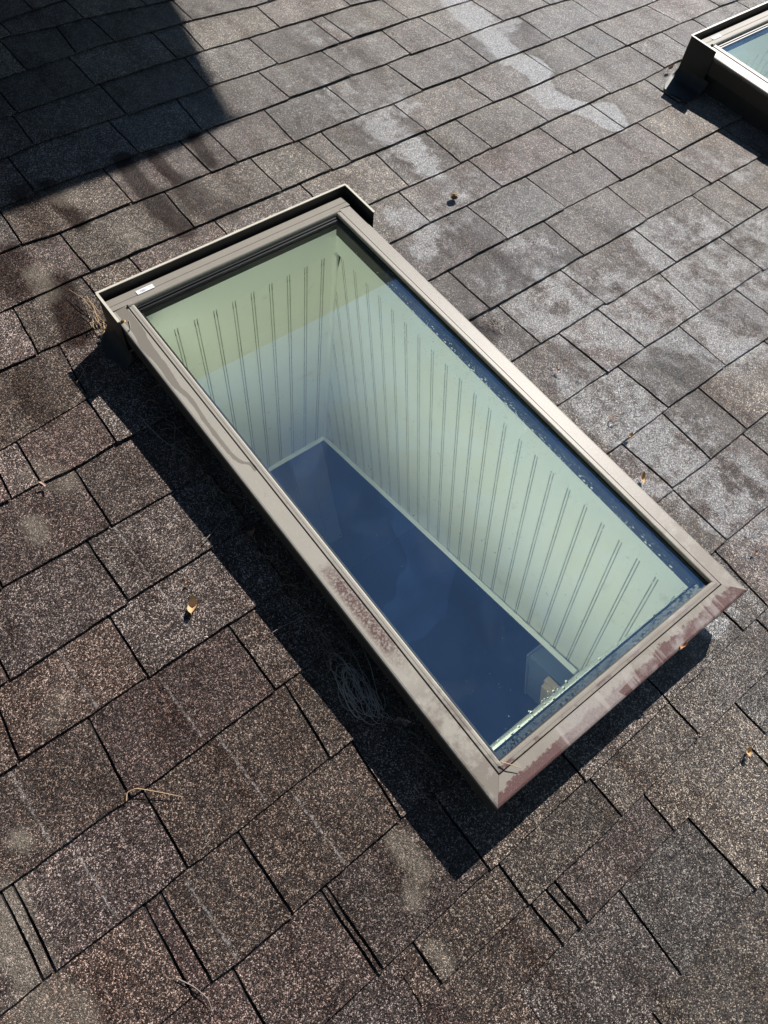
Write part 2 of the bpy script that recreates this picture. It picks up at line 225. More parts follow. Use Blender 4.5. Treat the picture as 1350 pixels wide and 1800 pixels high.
def cap(bl, u, v):
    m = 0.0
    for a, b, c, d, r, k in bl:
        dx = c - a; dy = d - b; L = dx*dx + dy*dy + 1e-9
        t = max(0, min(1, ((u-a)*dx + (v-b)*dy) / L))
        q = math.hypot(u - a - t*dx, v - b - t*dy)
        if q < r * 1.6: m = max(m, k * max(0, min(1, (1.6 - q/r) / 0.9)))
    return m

# ---------------------------------------------------------------- the house
MS = shingle_material()
WALLM = plain('painted_siding', (0.30, 0.28, 0.25), 0.7, 0.12, 12)
SOFF = plain('dark_brown_soffit_paint', (0.05, 0.045, 0.04), 0.75, 0.12, 8)
ROOMM = plain('dim_room_plaster', (0.32, 0.34, 0.38), 0.85, 0.1, 5)
house = empty('house', RM @ T(0.6, 0.5, 0))
tag(house, 'weathered brown asphalt shingle roof of the house around the skylights', 'house')
HO = (0.6, 0.5)                                   # house empty's own offset in the roof frame
HOLES = [(0.328, 0.884, -0.012, 1.145), (0.328+1.875, 0.884+1.875, -0.012-0.009, 1.145-0.009)]
def bline(i, u):
    p = LINES[i]
    if not p: b = LV[i] * CAMH; return b
    if u <= p[0][0]: return p[0][1] + (u - p[0][0]) * 0.006
    if u >= p[-1][0]: return p[-1][1] + (u - p[-1][0]) * 0.004
    for (a, b), (c, d) in zip(p[:-1], p[1:]):
        if u <= c:
            t = (u - a) / (c - a); return b + (d - b) * t
UMIN, UMAX = -1.9, 5.2
rnd = random.Random(5)
verts = []; faces = []; tints = []; masks = []
def wav(i, u, s, f): return s * noise.noise(Vector((u * f, i * 7.3, 1.7)))
def add_tab(i, uT0, uB0, uT1, uB1, top, bot, lift, tint, dense, sub):
    nu = max(2, int((uB1 - uB0) / (0.0125 if dense else 0.12))) ; nv = 12 if dense else 2
    L = -0.014                                     # how far the tab runs on under the course above
    base = len(verts); th = 0.0028
    g = 0.0023
    skew = rnd.uniform(-0.0018, 0.0018); dv0 = rnd.uniform(-0.003, 0.002); dv1 = dv0 + rnd.uniform(-0.002, 0.002)
    for b in range(nv + 1):
        q = b / nv
        for a in range(nu + 1):
            p = a / nu
            uT = uT0 + g + (uT1 - uT0 - 2*g) * p; uB = uB0 + g + (uB1 - uB0 - 2*g) * p
            vt = top(uT) - L; vb = bot(uB) + dv0 + (dv1 - dv0) * p + wav(i, uB, 0.0014, 9) + wav(i, uB, 0.0016, 45)
            u = uT + (uB - uT) * q; v = vt + (vb - vt) * q
            edge = 0.0
            if dense and (a == 0 or a == nu): u += wav(i + 50, v, 0.0016, 25)
            h = -0.0022 + (th + lift + 0.0022) * q + wav(i, u, 0.0012, 3.1) * q + skew * (p - .5) * q
            h += max(0, wav(i + 9, uB, 0.0016, 4.0) + wav(i + 19, uB, 0.0030, 13.0) - .0004) * q * q
            verts.append((u - HO[0], v - HO[1], h)); tints.append(tint)
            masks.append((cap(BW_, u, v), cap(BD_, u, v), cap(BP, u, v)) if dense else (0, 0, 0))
    n = nu + 1
    for b in range(nv):
        for a in range(nu):
            ids = (base + b*n + a, base + (b+1)*n + a, base + (b+1)*n + a + 1, base + b*n + a + 1)
            cx = sum(verts[k][0] for k in ids)/4 + HO[0]; cy = sum(verts[k][1] for k in ids)/4 + HO[1]
            if any(h[0] < cx < h[1] and h[2] < cy < h[3] for h in HOLES): continue
            faces.append(ids)
    # butt edge and side edges
    def skirt(idx):
        k0 = len(verts)
        for k in idx:
            x, y, z = verts[k]; verts.append((x, y, z - th)); tints.append(tuple(c * 0.45 for c in tint)); masks.append((0, 0, 0))
        for j in range(len(idx) - 1):
            k = idx[j]; x = verts[k][0] + HO[0]; y = verts[k][1] + HO[1]
            if any(h[0]-.01 < x < h[1]+.01 and h[2]-.01 < y < h[3]+.01 for h in HOLES): continue
            faces.append((idx[j], k0 + j, k0 + j + 1, idx[j+1]))
    skirt([base + nv*n + a for a in range(n)])
    skirt([base + b*n for b in range(n and nv + 1)])
    skirt([base + b*n + nu for b in range(nv, -1, -1)])
allrows = []
for i in range(len(LV) - 1):
    allrows.append((i, (lambda u, i=i: bline(i, u)), (lambda u, i=i: bline(i + 1, u)), list(ROWS[i])))
for k in range(3):                                 # courses above and below the measured ones
    allrows.append((40 + k, (lambda u, k=k: LV[0]*CAMH + 0.143*(k+1)), (lambda u, k=k: (LV[0]*CAMH + 0.143*k) if k else bline(0, u)), []))
for k in range(9):
    allrows.append((50 + k, (lambda u, k=k: LV[-1]*CAMH - 0.143*k), (lambda u, k=k: LV[-1]*CAMH - 0.143*(k+1)), []))
def rtint():
    w = rnd.choice(((1.0, 0.93, 0.90), (1.02, 0.97, 0.88), (0.97, 0.97, 0.97), (1.04, 0.91, 0.88), (1.04, 0.96, 0.87)))
    b = rnd.uniform(0.70, 1.30); return tuple(c * b for c in w)
for i, top, bot, cuts in allrows:
    cuts = sorted(cuts)
    if not cuts: cuts = [(0.2 + rnd.uniform(-.1, .1),)*2]
    full = list(cuts)
    # fill long gaps that the skylights hide
    k = 0
    while k < len(full) - 1:
        if full[k+1][0] - full[k][0] > 0.36:
            m = full[k][0] + 0.24 if full[k][0] > 0.9 else (full[k][0] + full[k+1][0]) / 2
            full.insert(k + 1, (m, m))
        else: k += 1
    x = full[0][0]
    while x > UMIN: x -= rnd.choice((0.165, 0.22, 0.25, 0.27)) + rnd.uniform(-.01, .01); full.insert(0, (x, x))
    x = full[-1][0]
    while x < UMAX: x += rnd.choice((0.18, 0.24, 0.25, 0.27)) + rnd.uniform(-.01, .01); full.append((x, x))
    for (a0, b0), (a1, b1) in zip(full[:-1], full[1:]):
        bt = bot
        if i == 18 and b1 <= 0.09: continue        # the short courses start right of here
        if i == 17 and b1 <= 0.105: pass
        if i == 19 and b1 <= 0.09: continue
        if i == 17 and b1 <= 0.09: bt = (lambda u: bline(19, u))
        mid = (b0 + b1) / 2; vm = bot(mid)
        dense = (-0.75 < mid < 3.0 and -0.75 < vm < 2.45)
        tint = rtint(); wl_ = max(0, min(1, (0.75 - mid) / 1.0)); br = 1.0 + .42 * max(0, min(1, (max(mid, vm * .9) - .35) / .6))  # tabs toward the upper right lightened, part of the sheen put into the tint
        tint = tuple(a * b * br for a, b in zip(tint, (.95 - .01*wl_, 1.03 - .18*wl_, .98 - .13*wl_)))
        add_tab(i, a0, b0, a1, b1, top, bt, rnd.uniform(-0.0006, 0.0020), tint, dense, 0)
# left part of the two short courses: one full height tab row
for a0, a1 in ((-0.93, -0.69), (-0.69, -0.42), (-0.42, -0.17), (-0.17, 0.1)):
    add_tab(61, a0, a0, a1, a1, (lambda u: bline(17, u)), (lambda u: -0.2480), 0.0002, rtint(), True, 0)
    add_tab(62, a0+.1, a0+.1, a1+.1, a1+.1, (lambda u: -0.2480), (lambda u: bline(20, u)), -0.0022, rtint(), True, 0)
me = bpy.data.meshes.new('shingle_covering'); me.from_pydata(verts, [], faces)
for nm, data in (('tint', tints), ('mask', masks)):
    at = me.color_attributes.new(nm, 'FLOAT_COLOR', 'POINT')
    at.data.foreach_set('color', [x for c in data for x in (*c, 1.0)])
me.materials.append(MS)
sh = bpy.data.objects.new('shingle_covering', me); COL.objects.link(sh); sh.parent = house

def HP(u, v, h): return (u - HO[0], v - HO[1], h)
deck = MB(); us = [UMIN, HOLES[0][0]-.002, HOLES[0][1]+.002, HOLES[1][0]-.002, HOLES[1][1]+.002, UMAX]
y0, y1 = -1.9, 3.0
for a, b in ((0, 1), (2, 3), (4, 5)): deck.box(HP(us[a], y0, -0.02), HP(us[b], y1, -0.0042))
for k, hh in ((1, HOLES[0]), (3, HOLES[1])):
    deck.box(HP(us[k]+.0005, y0, -0.02), HP(us[k+1]-.0005, hh[2]-.002, -0.0042)); deck.box(HP(us[k]+.0005, hh[3]+.002, -0.02), HP(us[k+1]-.0005, y1, -0.0042))
deck.build('roof_underlayment', plain('black_roofing_felt', (0.012, 0.011, 0.011), 0.9, 0.2, 60), house)

# upper storey with its eave, upslope of the skylights (throws the shadow at the top left)
HW = (RM @ T(HO[0], HO[1], 0)).inverted()
def W(x, y, z): return tuple(HW @ Vector((x, y, z)))
EC = RM @ Vector((0.925 + 1.03*2.32, 1.705 + 0.44*2.32, 2.32))      # eave corner in the world
def wbox(m, x0, x1, ya, yb, z0, z1):
    p = [W(x, y, z) for z in (z0, z1) for (x, y) in ((x0, ya), (x1, ya), (x1, yb), (x0, yb))]
    i = len(m.v); m.v += p
    m.f += [tuple(i + k for k in q) for q in ((0,3,2,1),(4,5,6,7),(0,1,5,4),(1,2,6,5),(2,3,7,6),(3,0,4,7))]
ev = MB(); wbox(ev, EC.x - 6.5, EC.x, EC.y, EC.y + 5.0, EC.z, EC.z + 0.06); ev.build('eave_soffit', SOFF, house)
fa = MB(); wbox(fa, EC.x - 6.5, EC.x + 0.02, EC.y - 0.02, EC.y - 0.001, EC.z - 0.0, EC.z + 0.2); fa.build('fascia_board', SOFF, house)
uw = MB(); wbox(uw, EC.x - 6.0, EC.x - 0.6, EC.y + 0.85, EC.y + 4.4, 0.02, EC.z - 0.002); uw.build('upper_storey_wall', WALLM, house)

# the room under the roof: walls, floor and a level ceiling with the light well openings
def ceil_h(v): return -0.57 - (v - 0.057) * math.tan(TH)
rc = RM @ Vector((1.2, 0.057, -0.57)); zc = rc.z
def V2(u, v): p = RM @ Vector((u, v, ceil_h(v))); return p
X0, X1 = -1.2, 4.2; Y0, Y1 = -1.6, 2.6; ZF = zc - 2.35
ce = MB(); cells = [(X0, 1.5, 0.0), (1.5, X1, 1.875)]
SH = {'BL': (0.315, 1.223), 'BR': (0.901, 1.223), 'FR': (0.862, 0.057), 'FL': (0.345, 0.057)}
for cx0, cx1, off in cells:
    dv = -0.009 if off else 0
    hole = [V2(SH[k][0] + off, SH[k][1] + dv) for k in ('FL', 'FR', 'BR', 'BL')]
    out = [(cx0, Y0), (cx1, Y0), (cx1, Y1), (cx0, Y1)]
    for a in range(4):
        b = (a + 1) % 4
        ce.quad(W(out[a][0], out[a][1], zc), W(out[b][0], out[b][1], zc), W(hole[b].x, hole[b].y, zc), W(hole[a].x, hole[a].y, zc))
ce.build('room_ceiling', plain('ceiling_plaster', (0.35, 0.35, 0.34), 0.9, 0.05, 10), house)
rw = MB()
for (a, b) in (((X0, Y0), (X1, Y0)), ((X1, Y0), (X1, Y1)), ((X1, Y1), (X0, Y1)), ((X0, Y1), (X0, Y0))):
    rw.quad(W(*a, ZF), W(*b, ZF), W(*b, zc + 0.6), W(*a, zc + 0.6))
rw.build('room_wall', ROOMM, house)
fl = MB(); fl.quad(W(X0, Y0, ZF), W(X1, Y0, ZF), W(X1, Y1, ZF), W(X0, Y1, ZF))
fl.build('room_floor', plain('dark_floor_boards', (0.07, 0.075, 0.09), 0.6, 0.2, 3), house)
bw = MB(); wbox(bw, -1.9, 5.1, -1.8, 2.8, 0.0, ZF + 0.0)
ow = MB()
for (a, b) in (((-1.85, -1.78), (5.15, -1.78)), ((5.15, -1.78), (5.15, 7.0)), ((5.15, 7.0), (-1.85, 7.0)), ((-1.85, 7.0), (-1.85, -1.78))):
    za = Z0 + a[1]*math.tan(TH) - .05 if a[1] < 2.9 else 3.9
    zb = Z0 + b[1]*math.tan(TH) - .05 if b[1] < 2.9 else 3.9
    ow.quad(W(*a, 0), W(*b, 0), W(*b, zb), W(*a, za))
ow.build('outer_wall', WALLM, house)

# ---------------------------------------------------------------- skylight materials
LO = (0.6075, 0.56)               # skylight base point in the roof frame
def frame_material(name, kind):
    t = NT(name, 0.5, 0.0, 0.32); ob = t.tc.outputs['Object']; o = t.sep(ob)
    f = t.noise(18, 4, 0.6); sp = t.noise(700, 2, 0.5)
    base = t.mix(f, (0.185, 0.165, 0.140), (0.275, 0.248, 0.212))
    fine = t.math('GREATER_THAN', sp, 0.62)
    u = t.math('ADD', o[0], LO[0]); v = t.math('ADD', o[1], LO[1])
    n1 = t.noise(24, 5, 0.68); n2 = t.noise(240, 3, 0.6)
    if kind == 'side':
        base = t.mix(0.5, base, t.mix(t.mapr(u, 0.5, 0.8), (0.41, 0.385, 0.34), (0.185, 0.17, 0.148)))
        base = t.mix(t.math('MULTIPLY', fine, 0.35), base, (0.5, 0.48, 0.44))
        # long wet trickle down the left strip
        fc = t.n.new('ShaderNodeFloatCurve'); cv = fc.mapping.curves[0]
        P = [(0.0, .60), (0.50, .60), (0.55, .62), (0.585, .95), (0.60, .72), (0.64, .40), (0.70, .42), (0.76, .52), (0.80, .38), (0.85, .46), (0.90, .42), (0.94, .60), (0.97, .60), (1.0, .55)]
        cv.points[0].location = P[0]; cv.points[1].location = P[-1]
        for q in P[1:-1]: cv.points.new(*q)
        fc.mapping.update(); t.l.new(t.math('DIVIDE', v, 1.15), fc.inputs['Value'])
        rel = t.math('DIVIDE', t.math('SUBTRACT', u, 0.304), 0.034)
        wid = t.math('ADD', t.mapr(v, 0.88, 1.05, 0.115, 0.34), t.math('MULTIPLY', t.math('SUBTRACT', n1, 0.5), 0.22))
        d = t.math('ABSOLUTE', t.math('SUBTRACT', rel, fc.outputs[0]))
        trick = t.math('MULTIPLY', t.math('LESS_THAN', d, wid), t.math('GREATER_THAN', v, 0.665))
        base = t.mix(t.math('MULTIPLY', trick, 0.85), base, (0.175, 0.158, 0.135))
        # purple brown weathering lower down
        bl = t.math('ADD', t.mapr(t.math('ABSOLUTE', t.math('SUBTRACT', v, 0.33)), 0.16, 0.02, 0, 1), t.math('MULTIPLY', t.math('SUBTRACT', n1, 0.5), 0.8))
        bl = t.math('MULTIPLY', t.mapr(bl, 0.25, 0.62), t.mapr(t.math('ABSOLUTE', t.math('SUBTRACT', rel, 0.66)), 0.52, 0.2))
        bl = t.math('MULTIPLY', bl, t.mapr(n2, 0.30, 0.56))
        base = t.mix(bl, base, (0.105, 0.062, 0.058))
        b2 = t.math('MULTIPLY', t.mapr(t.math('ADD', v, t.math('MULTIPLY', n1, 0.3)), 0.36, 0.30), t.mapr(n1, 0.42, 0.55))
        base = t.mix(t.math('MULTIPLY', b2, 0.7), base, (0.15, 0.125, 0.105))
        rough = t.math('SUBTRACT', 0.45, t.math('MULTIPLY', trick, 0.2))
        t.rgh(rough)
    if kind == 'front':
        edge = t.math('ADD', v, t.math('MULTIPLY', t.math('SUBTRACT', n1, 0.5), 0.022))
        edge = t.math('ADD', edge, t.math('MULTIPLY', t.math('SUBTRACT', t.noise(110, 4, 0.7), 0.5), 0.020))
        edge = t.math('ADD', edge, t.mapr(u, 0.45, 0.80, 0.0, -0.006))
        low = t.mapr(edge, -0.0205, -0.0235)
        low = t.math('MAXIMUM', low, t.math('MULTIPLY', t.mapr(n1, 0.52, 0.62), t.mapr(t.math('ABSOLUTE', t.math('ADD', v, 0.001)), 0.006, 0.002)))
        base = t.mix(low, base, t.mix(n2, (0.075, 0.036, 0.036), (0.125, 0.066, 0.062)))
        # worn lighter patches across the strip
        wv = t.voro(15, ob, 'Color'); w1 = t.sepc(wv)
        patch = t.math('MULTIPLY', t.math('GREATER_THAN', w1[0], 0.60), t.mapr(t.math('ABSOLUTE', t.math('SUBTRACT', u, 0.58)), 0.14, 0.10))
        patch = t.math('MULTIPLY', patch, t.math('LESS_THAN', v, -0.002))
        base = t.mix(t.math('MULTIPLY', patch, 0.55), base, t.mix(n2, (0.19, 0.16, 0.145), (0.42, 0.40, 0.385)))
        dmp = t.n.new('ShaderNodeMapping'); dmp.inputs['Scale'].default_value = (42, 5, 5); t.l.new(ob, dmp.inputs['Vector'])
        drip = t.math('MULTIPLY', t.mapr(t.noise(1.0, 3, 0.6, dmp.outputs[0]), 0.58, 0.64), t.math('LESS_THAN', v, -0.004))
        base = t.mix(t.math('MULTIPLY', drip, 0.45), base, (0.36, 0.33, 0.31))
        haze = t.math('MULTIPLY', t.mapr(n1, 0.50, 0.66), t.mapr(u, 0.55, 0.68))
        base = t.mix(t.math('MULTIPLY', haze, 0.5), base, (0.37, 0.35, 0.335))
        base = t.mix(t.math('MULTIPLY', fine, 0.18), base, (0.5, 0.48, 0.46))
    if kind == 'head':
        base = t.mix(0.35, base, (0.22, 0.205, 0.18))
        sc = t.mapr(t.noise(90, 5, 0.7), 0.62, 0.68); base = t.mix(t.math('MULTIPLY', sc, 0.5), base, (0.10, 0.085, 0.07))
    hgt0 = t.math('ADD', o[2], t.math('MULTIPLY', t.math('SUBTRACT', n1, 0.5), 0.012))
    base = t.mix(t.mapr(hgt0, 0.0975, 0.0900), base, (0.060, 0.052, 0.046))  # outer faces below the top edge darkened, their shade put into the colour
    spots = t.voro(70, ob, 'Distance'); sd = t.math('MULTIPLY', t.math('LESS_THAN', spots, 0.09), t.math('GREATER_THAN', n1, 0.52))
    base = t.mix(t.math('MULTIPLY', sd, 0.5), base, (0.10, 0.085, 0.07))
    t.col(base); t.nrm(t.bump(t.noise(420, 3), 0.25, 0.0006)); return t.m
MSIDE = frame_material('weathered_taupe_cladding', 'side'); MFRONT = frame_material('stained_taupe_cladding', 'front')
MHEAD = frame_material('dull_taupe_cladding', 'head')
MRIM = plain('bare_taupe_flashing', (0.52, 0.49, 0.42), 0.38, 0.12, 40, spec=0.5, bump=0.1)
MBLK = plain('black_rubber_gasket', (0.012, 0.012, 0.014), 0.38, 0.3, 80)
MCURB = plain('dark_step_flashing', (0.03, 0.028, 0.027), 0.55, 0.3, 30)
t = NT('cream_beadboard_paint', 0.45, 0, 0.4)
cc = t.mix(t.noise(5, 3), (0.84, 0.84, 0.79), (0.90, 0.90, 0.86))
dirt = t.math('MULTIPLY', t.mapr(t.noise(16, 6, 0.7), 0.60, 0.72), 0.25)
t.col(t.mix(dirt, cc, (0.36, 0.38, 0.27))); t.nrm(t.bump(t.noise(60, 3), 0.08, 0.002)); MBEAD = t.m
MGRV = plain('groove_shadowed_paint', (0.50, 0.51, 0.46), 0.7, 0.3, 40)  # shade of the grooves put into a darker paint tone
# coated double glazing: clear but tinted, partly mirror-like
gm = bpy.data.materials.new('tinted_coated_glass'); gm.use_nodes = True; gn = gm.node_tree.nodes; gl = gm.node_tree.links
gn.remove(gn['Principled BSDF']); outp = gn['Material Output']
tr = gn.new('ShaderNodeBsdfTransparent'); tr.inputs[0].default_value = (0.91, 0.99, 0.89, 1)
gg = gn.new('ShaderNodeBsdfGlossy'); gg.inputs['Roughness'].default_value = 0.0; gg.inputs[0].default_value = (0.62, 0.86, 1.0, 1)
geo = gn.new('ShaderNodeNewGeometry'); dt = gn.new('ShaderNodeVectorMath'); dt.operation = 'DOT_PRODUCT'
gl.new(geo.outputs['Normal'], dt.inputs[0]); gl.new(geo.outputs['Incoming'], dt.inputs[1])
def gmath(op, a, b):
    n = gn.new('ShaderNodeMath'); n.operation = op
    for k, x in enumerate((a, b)):
        if hasattr(x, 'links'): gl.new(x, n.inputs[k])
        else: n.inputs[k].default_value = x
    return n.outputs[0]
R0G = 0.36                                          # both panes and the coating together
sch = gmath('POWER', gmath('SUBTRACT', 1.0, gmath('ABSOLUTE', dt.outputs['Value'], 0.0)), 5.0)
frs0 = gmath('ADD', R0G, gmath('MULTIPLY', sch, 1.0 - R0G))
def gnoise(sc, det, dist):
    n = gn.new('ShaderNodeTexNoise'); n.inputs['Scale'].default_value = sc; n.inputs['Detail'].default_value = det; n.inputs['Distortion'].default_value = dist
    gl.new(tc0.outputs['Object'], n.inputs['Vector']); return n.outputs['Fac']
def gmap(v, a, b, c, d):
    n = gn.new('ShaderNodeMapRange'); gl.new(v, n.inputs[0])
    for k, x in enumerate((a, b, c, d)): n.inputs[k+1].default_value = x
    return n.outputs[0]
tc0 = gn.new('ShaderNodeTexCoord')
# thin water film with crisp edges, and cloudy uneven drying
film = gmap(gnoise(4.2, 3, 0.5), 0.500, 0.506, 0.93, 1.13)
cloud = gmap(gnoise(9, 5, 0.8), 0.3, 0.7, 0.84, 1.14)
frs = gmath('MULTIPLY', gmath('MULTIPLY', frs0, film), cloud)
blk = gn.new('ShaderNodeBsdfTransparent'); blk.inputs[0].default_value = (0, 0, 0, 1)
rf = gn.new('ShaderNodeMixShader'); gl.new(frs, rf.inputs[0]); gl.new(blk.outputs[0], rf.inputs[1]); gl.new(gg.outputs[0], rf.inputs[2])
mx = gn.new('ShaderNodeAddShader'); gl.new(tr.outputs[0], mx.inputs[0]); gl.new(rf.outputs[0], mx.inputs[1])
# faint dust film
tcg = gn.new('ShaderNodeTexCoord'); nz = gn.new('ShaderNodeTexNoise'); nz.inputs['Scale'].default_value = 420; nz.inputs['Detail'].default_value = 2
gl.new(tcg.outputs['Object'], nz.inputs['Vector']); mr = gn.new('ShaderNodeMapRange'); gl.new(nz.outputs['Fac'], mr.inputs[0])
mr.inputs[1].default_value = 0.70; mr.inputs[2].default_value = 0.80; mr.inputs[3].default_value = 0.006; mr.inputs[4].default_value = 0.12
df = gn.new('ShaderNodeBsdfDiffuse'); df.inputs[0].default_value = (0.55, 0.55, 0.52, 1)
mx2 = gn.new('ShaderNodeMixShader'); smear = gmap(gnoise(3.0, 5, 1.2), 0.52, 0.66, 0.0, 0.022)
gl.new(gmath('ADD', mr.outputs[0], smear), mx2.inputs[0]); gl.new(mx.outputs[0], mx2.inputs[1]); gl.new(df.outputs[0], mx2.inputs[2])
gl.new(mx2.outputs[0], outp.inputs[0])
wm = bpy.data.materials.new('clear_water'); wm.use_nodes = True; b = wm.node_tree.nodes['Principled BSDF']
b.inputs['Base Color'].default_value = (1, 1, 1, 1); b.inputs['Roughness'].default_value = 0.03; b.inputs['IOR'].default_value = 1.33
b.inputs['Transmission Weight'].default_value = 1.0

# ---------------------------------------------------------------- skylight
A0, A1, B0, BT = 0.304, 0.911, -0.041, 1.150       # outer edges of the frame, end of the side strips
HG = 0.096                                         # glass level
def sk(u, v, h): return (u - LO[0], v - LO[1], h)
def side_pt(side, d, h, end):
    if side == 'L': u = A0 + d
    else: u = A1 - d
    v = (B0 + d * 1.07) if end == 0 else BT
    return sk(u, v, h)
def make_skylight(M):
    r = empty('skylight', M)
    strip = [(0.005, .050), (0.0008, .052), (0.0, .0975), (0.0012, .0995), (0.004, .1005), (0.0330, .1035), (0.0335, .0985)]
    bead = [(0.0350, .0985), (0.0350, .1040), (0.0356, .1050), (0.0400, .1056), (0.0406, .1062), (0.0448, .1066), (0.0466, .1058), (0.0476, .1035), (0.0480, .0950)]
    for s in ('L', 'R'):
        m = MB(); n = 26; rings = []
        for k in range(n + 1):
            q = k / n; rr = []
            for d, h in strip:
                a = Vector(side_pt(s, d, h, 0)); b = Vector(side_pt(s, d, h, 1)); p = a.lerp(b, q)
                p.z += 0.0006 * noise.noise(Vector((q * 9, d * 60, 3 if s == 'L' else 8)))
                rr.append(p)
            rings.append(rr)
        m.loft(rings); m.build('side_cladding', MSIDE, r)
        m = MB(); m.loft([[side_pt(s, d, h, e) for d, h in bead] for e in (0, 1)])
        m.build('glazing_bead', MSIDE, r)
    m = MB(); rings = []
    for k in range(31):
        q = k / 30; rr = []
        for d, h in strip:
            a = Vector(sk(A0 + d, B0 + d*1.07 + .0004, h + (.0005 if d > .002 else 0))); b = Vector(sk(A1 - d, B0 + d*1.07 + .0004, h + (.0005 if d > .002 else 0)))
            p = a.lerp(b, q); p.z += 0.0006 * noise.noise(Vector((q * 7, d * 60, 33)))
            rr.append(p)
        rings.append(rr)
    m.loft(rings); m.build('front_cladding', MFRONT, r)
    m = MB(); m.loft([[sk((A0 + d) if e == 0 else (A1 - d), B0 + d*1.07, h) for d, h in bead] for e in (0, 1)])
    m.build('glazing_bead', MFRONT, r)
    # head cover and its bead
    m = MB(); prof = [(BT + .0365, .040), (BT + .0365, .0985), (BT + .0350, .1005), (BT + .0165, .1015), (BT + .0155, .1005), (BT + .0145, .1015), (BT + .002, .1022), (BT + .0008, .1000)]
    m.loft([[sk(u, v, h) for v, h in prof] for u in (A0 + .001, A1 - .001)])
    m.quad(sk(A0+.001, BT+.0008, .04), sk(A0+.001, BT+.0365, .04), sk(A0+.001, BT+.035, .1005), sk(A0+.001, BT+.0008, .1))
    m.build('head_cover', MHEAD, r)
    m = MB(); prof = [(BT - .0002, .0985), (BT - .001, .1065), (BT - .004, .1090), (BT - .0075, .1085), (BT - .010, .1045), (BT - .0105, .0965)]
    m.loft([[sk(u, v, h) for v, h in prof] for u in (A0 + .0352, A1 - .0352)])
    m.build('glazing_bead', MHEAD, r, smooth=True)
    # gaskets round the pane
    m = MB(); x0, x1, yf, yb = A0 + .0482, A1 - .0482, B0 + .0484*1.07, BT - .0108
    for a, bq in (((x0 - .001, yf, .070), (x0 + .003, yb, HG + .0015)), ((x1 - .0035, yf, .070), (x1 + .001, yb, HG + .003))): m.box(sk(*a), sk(*bq))
    m.box(sk(x0 + .003, yb - .005, .070), sk(x1 - .0035, yb, HG + .004)); m.box(sk(x0 + .003, yb - .011, .070), sk(x1 - .0035, yb - .007, HG + .002))
    m.box(sk(x0 + .003, yf - .001, .070), sk(x1 - .0035, yf + .0015, HG + .002))
    m.build('gasket', MBLK, r)
    m = MB()                                       # dark spacer ledge under the glass edge
    m.box(sk(x1 - .0105, yf + .0015, .062), sk(x1 - .0036, yb - .011, HG - .004)); m.box(sk(x0 + .0031, yf + .0015, .062), sk(x0 + .0065, yb - .011, HG - .004))
    m.box(sk(x0 + .0066, yf + .0016, .062), sk(x1 - .0106, yf + .0130, HG - .0045)); m.box(sk(x0 + .0066, yb - .0135, .062), sk(x1 - .0106, yb - .0111, HG - .0045))
    m.build('spacer_bar', MBLK, r)
    m = MB(); m.box(sk(x0 + .0031, yf + .0016, HG - .0012), sk(x1 - .0036, yb - .0112, HG))
    del m.f[2:]; m.f = [m.f[1]]
    m.build('glass', gm, r)
    # curb below the cladding
    m = MB(); cu0, cu1, cv0, cv1 = 0.318, 0.897, -0.022, 1.168
    iu0, iu1, iv0, iv1 = 0.352, 0.858, 0.022, 1.128
    m.box(sk(cu0, cv0, -.02), sk(iu0 - .003, cv1, .068)); m.box(sk(iu1 + .003, cv0, -.02), sk(cu1, cv1, .068))
    m.box(sk(iu0 - .0029, cv0, -.02), sk(iu1 + .0029, iv0 - .003, .068)); m.box(sk(iu0 - .0029, iv1 + .003, -.02), sk(iu1 + .0029, cv1, .068))
    m.build('curb', MCURB, r)
    # ---- light well: flat band, then beadboard walls down to the ceiling opening
    HS = 0.008
    def cr_(v): return 0.026 + (v - .057) * (0.055 - 0.026) / 1.166
    def uR(v, h): return 0.854 + max(0, HS - h) * cr_(v)
    def uL(v, h): return 0.3585 - max(0, HS - h) * (0.0445 if v > .6 else 0.024)
    def vB(h): return 1.125 + 0.1045 * max(0, (HS - h))
    def vF(h): return 0.028 + 0.05 * max(0, (HS - h))
    def hc(v): return ceil_h(v)
    band = MB(); ys = [.028, .3, .6, .9, 1.125]
    for a, b in zip(ys[:-1], ys[1:]):
        band.quad(sk(.854, a, .078), sk(.854, b, .078), sk(.854, b, HS), sk(.854, a, HS))
        band.quad(sk(.3585, a, .078), sk(.3585, a, HS), sk(.3585, b, HS), sk(.3585, b, .078))
    band.quad(sk(.3585, 1.125, .078), sk(.3585, 1.125, HS), sk(.854, 1.125, HS), sk(.854, 1.125, .078))
    band.quad(sk(.3585, .028, .078), sk(.854, .028, .078), sk(.854, .028, HS), sk(.3585, .028, HS))
    band.build('well_band', MBEAD, r)
    # profile of one beadboard board: flat, groove, bead, groove (offset away from the well)
    def beads(start, stop, pitch):
        out = []; x = start
        while x < stop:
            out += [(x, 0.0), (x + .0005, .0026), (x + .0020, .0026), (x + .0026, .0002), (x + .0048, -.0006), (x + .0070, .0002), (x + .0075, .0026), (x + .0090, .0026), (x + .0096, 0.0)]
            x += pitch
        return out
    def wall_right(flip):
        m = MB(); prof = [(.02, 0.0)] + beads(.026, 1.40, .0488) + [(1.42, 0)]; rings = []
        for v0, off in prof:
            def at(h):
                v = v0 + 0.134 * (h - HS) * (1 if not flip else 1); return v
            hs = HS - .0015
            if v0 > vB(hs): hs = HS - (v0 - 1.125) / (0.134 + 0.1045)
            # where the line meets the ceiling plane
            hb = hs
            for _ in range(30): hb = hc(at(hb))
            if hb > hs: hb = hs - .0005
            p = []
            for h in (hs, hb):
                v = min(at(h), vB(h)); 
                u = (uR(v, h) + .002 + off) if not flip else (uL(v, h) - .002 - off)
                p.append(sk(u, v, h))
            rings.append(p)
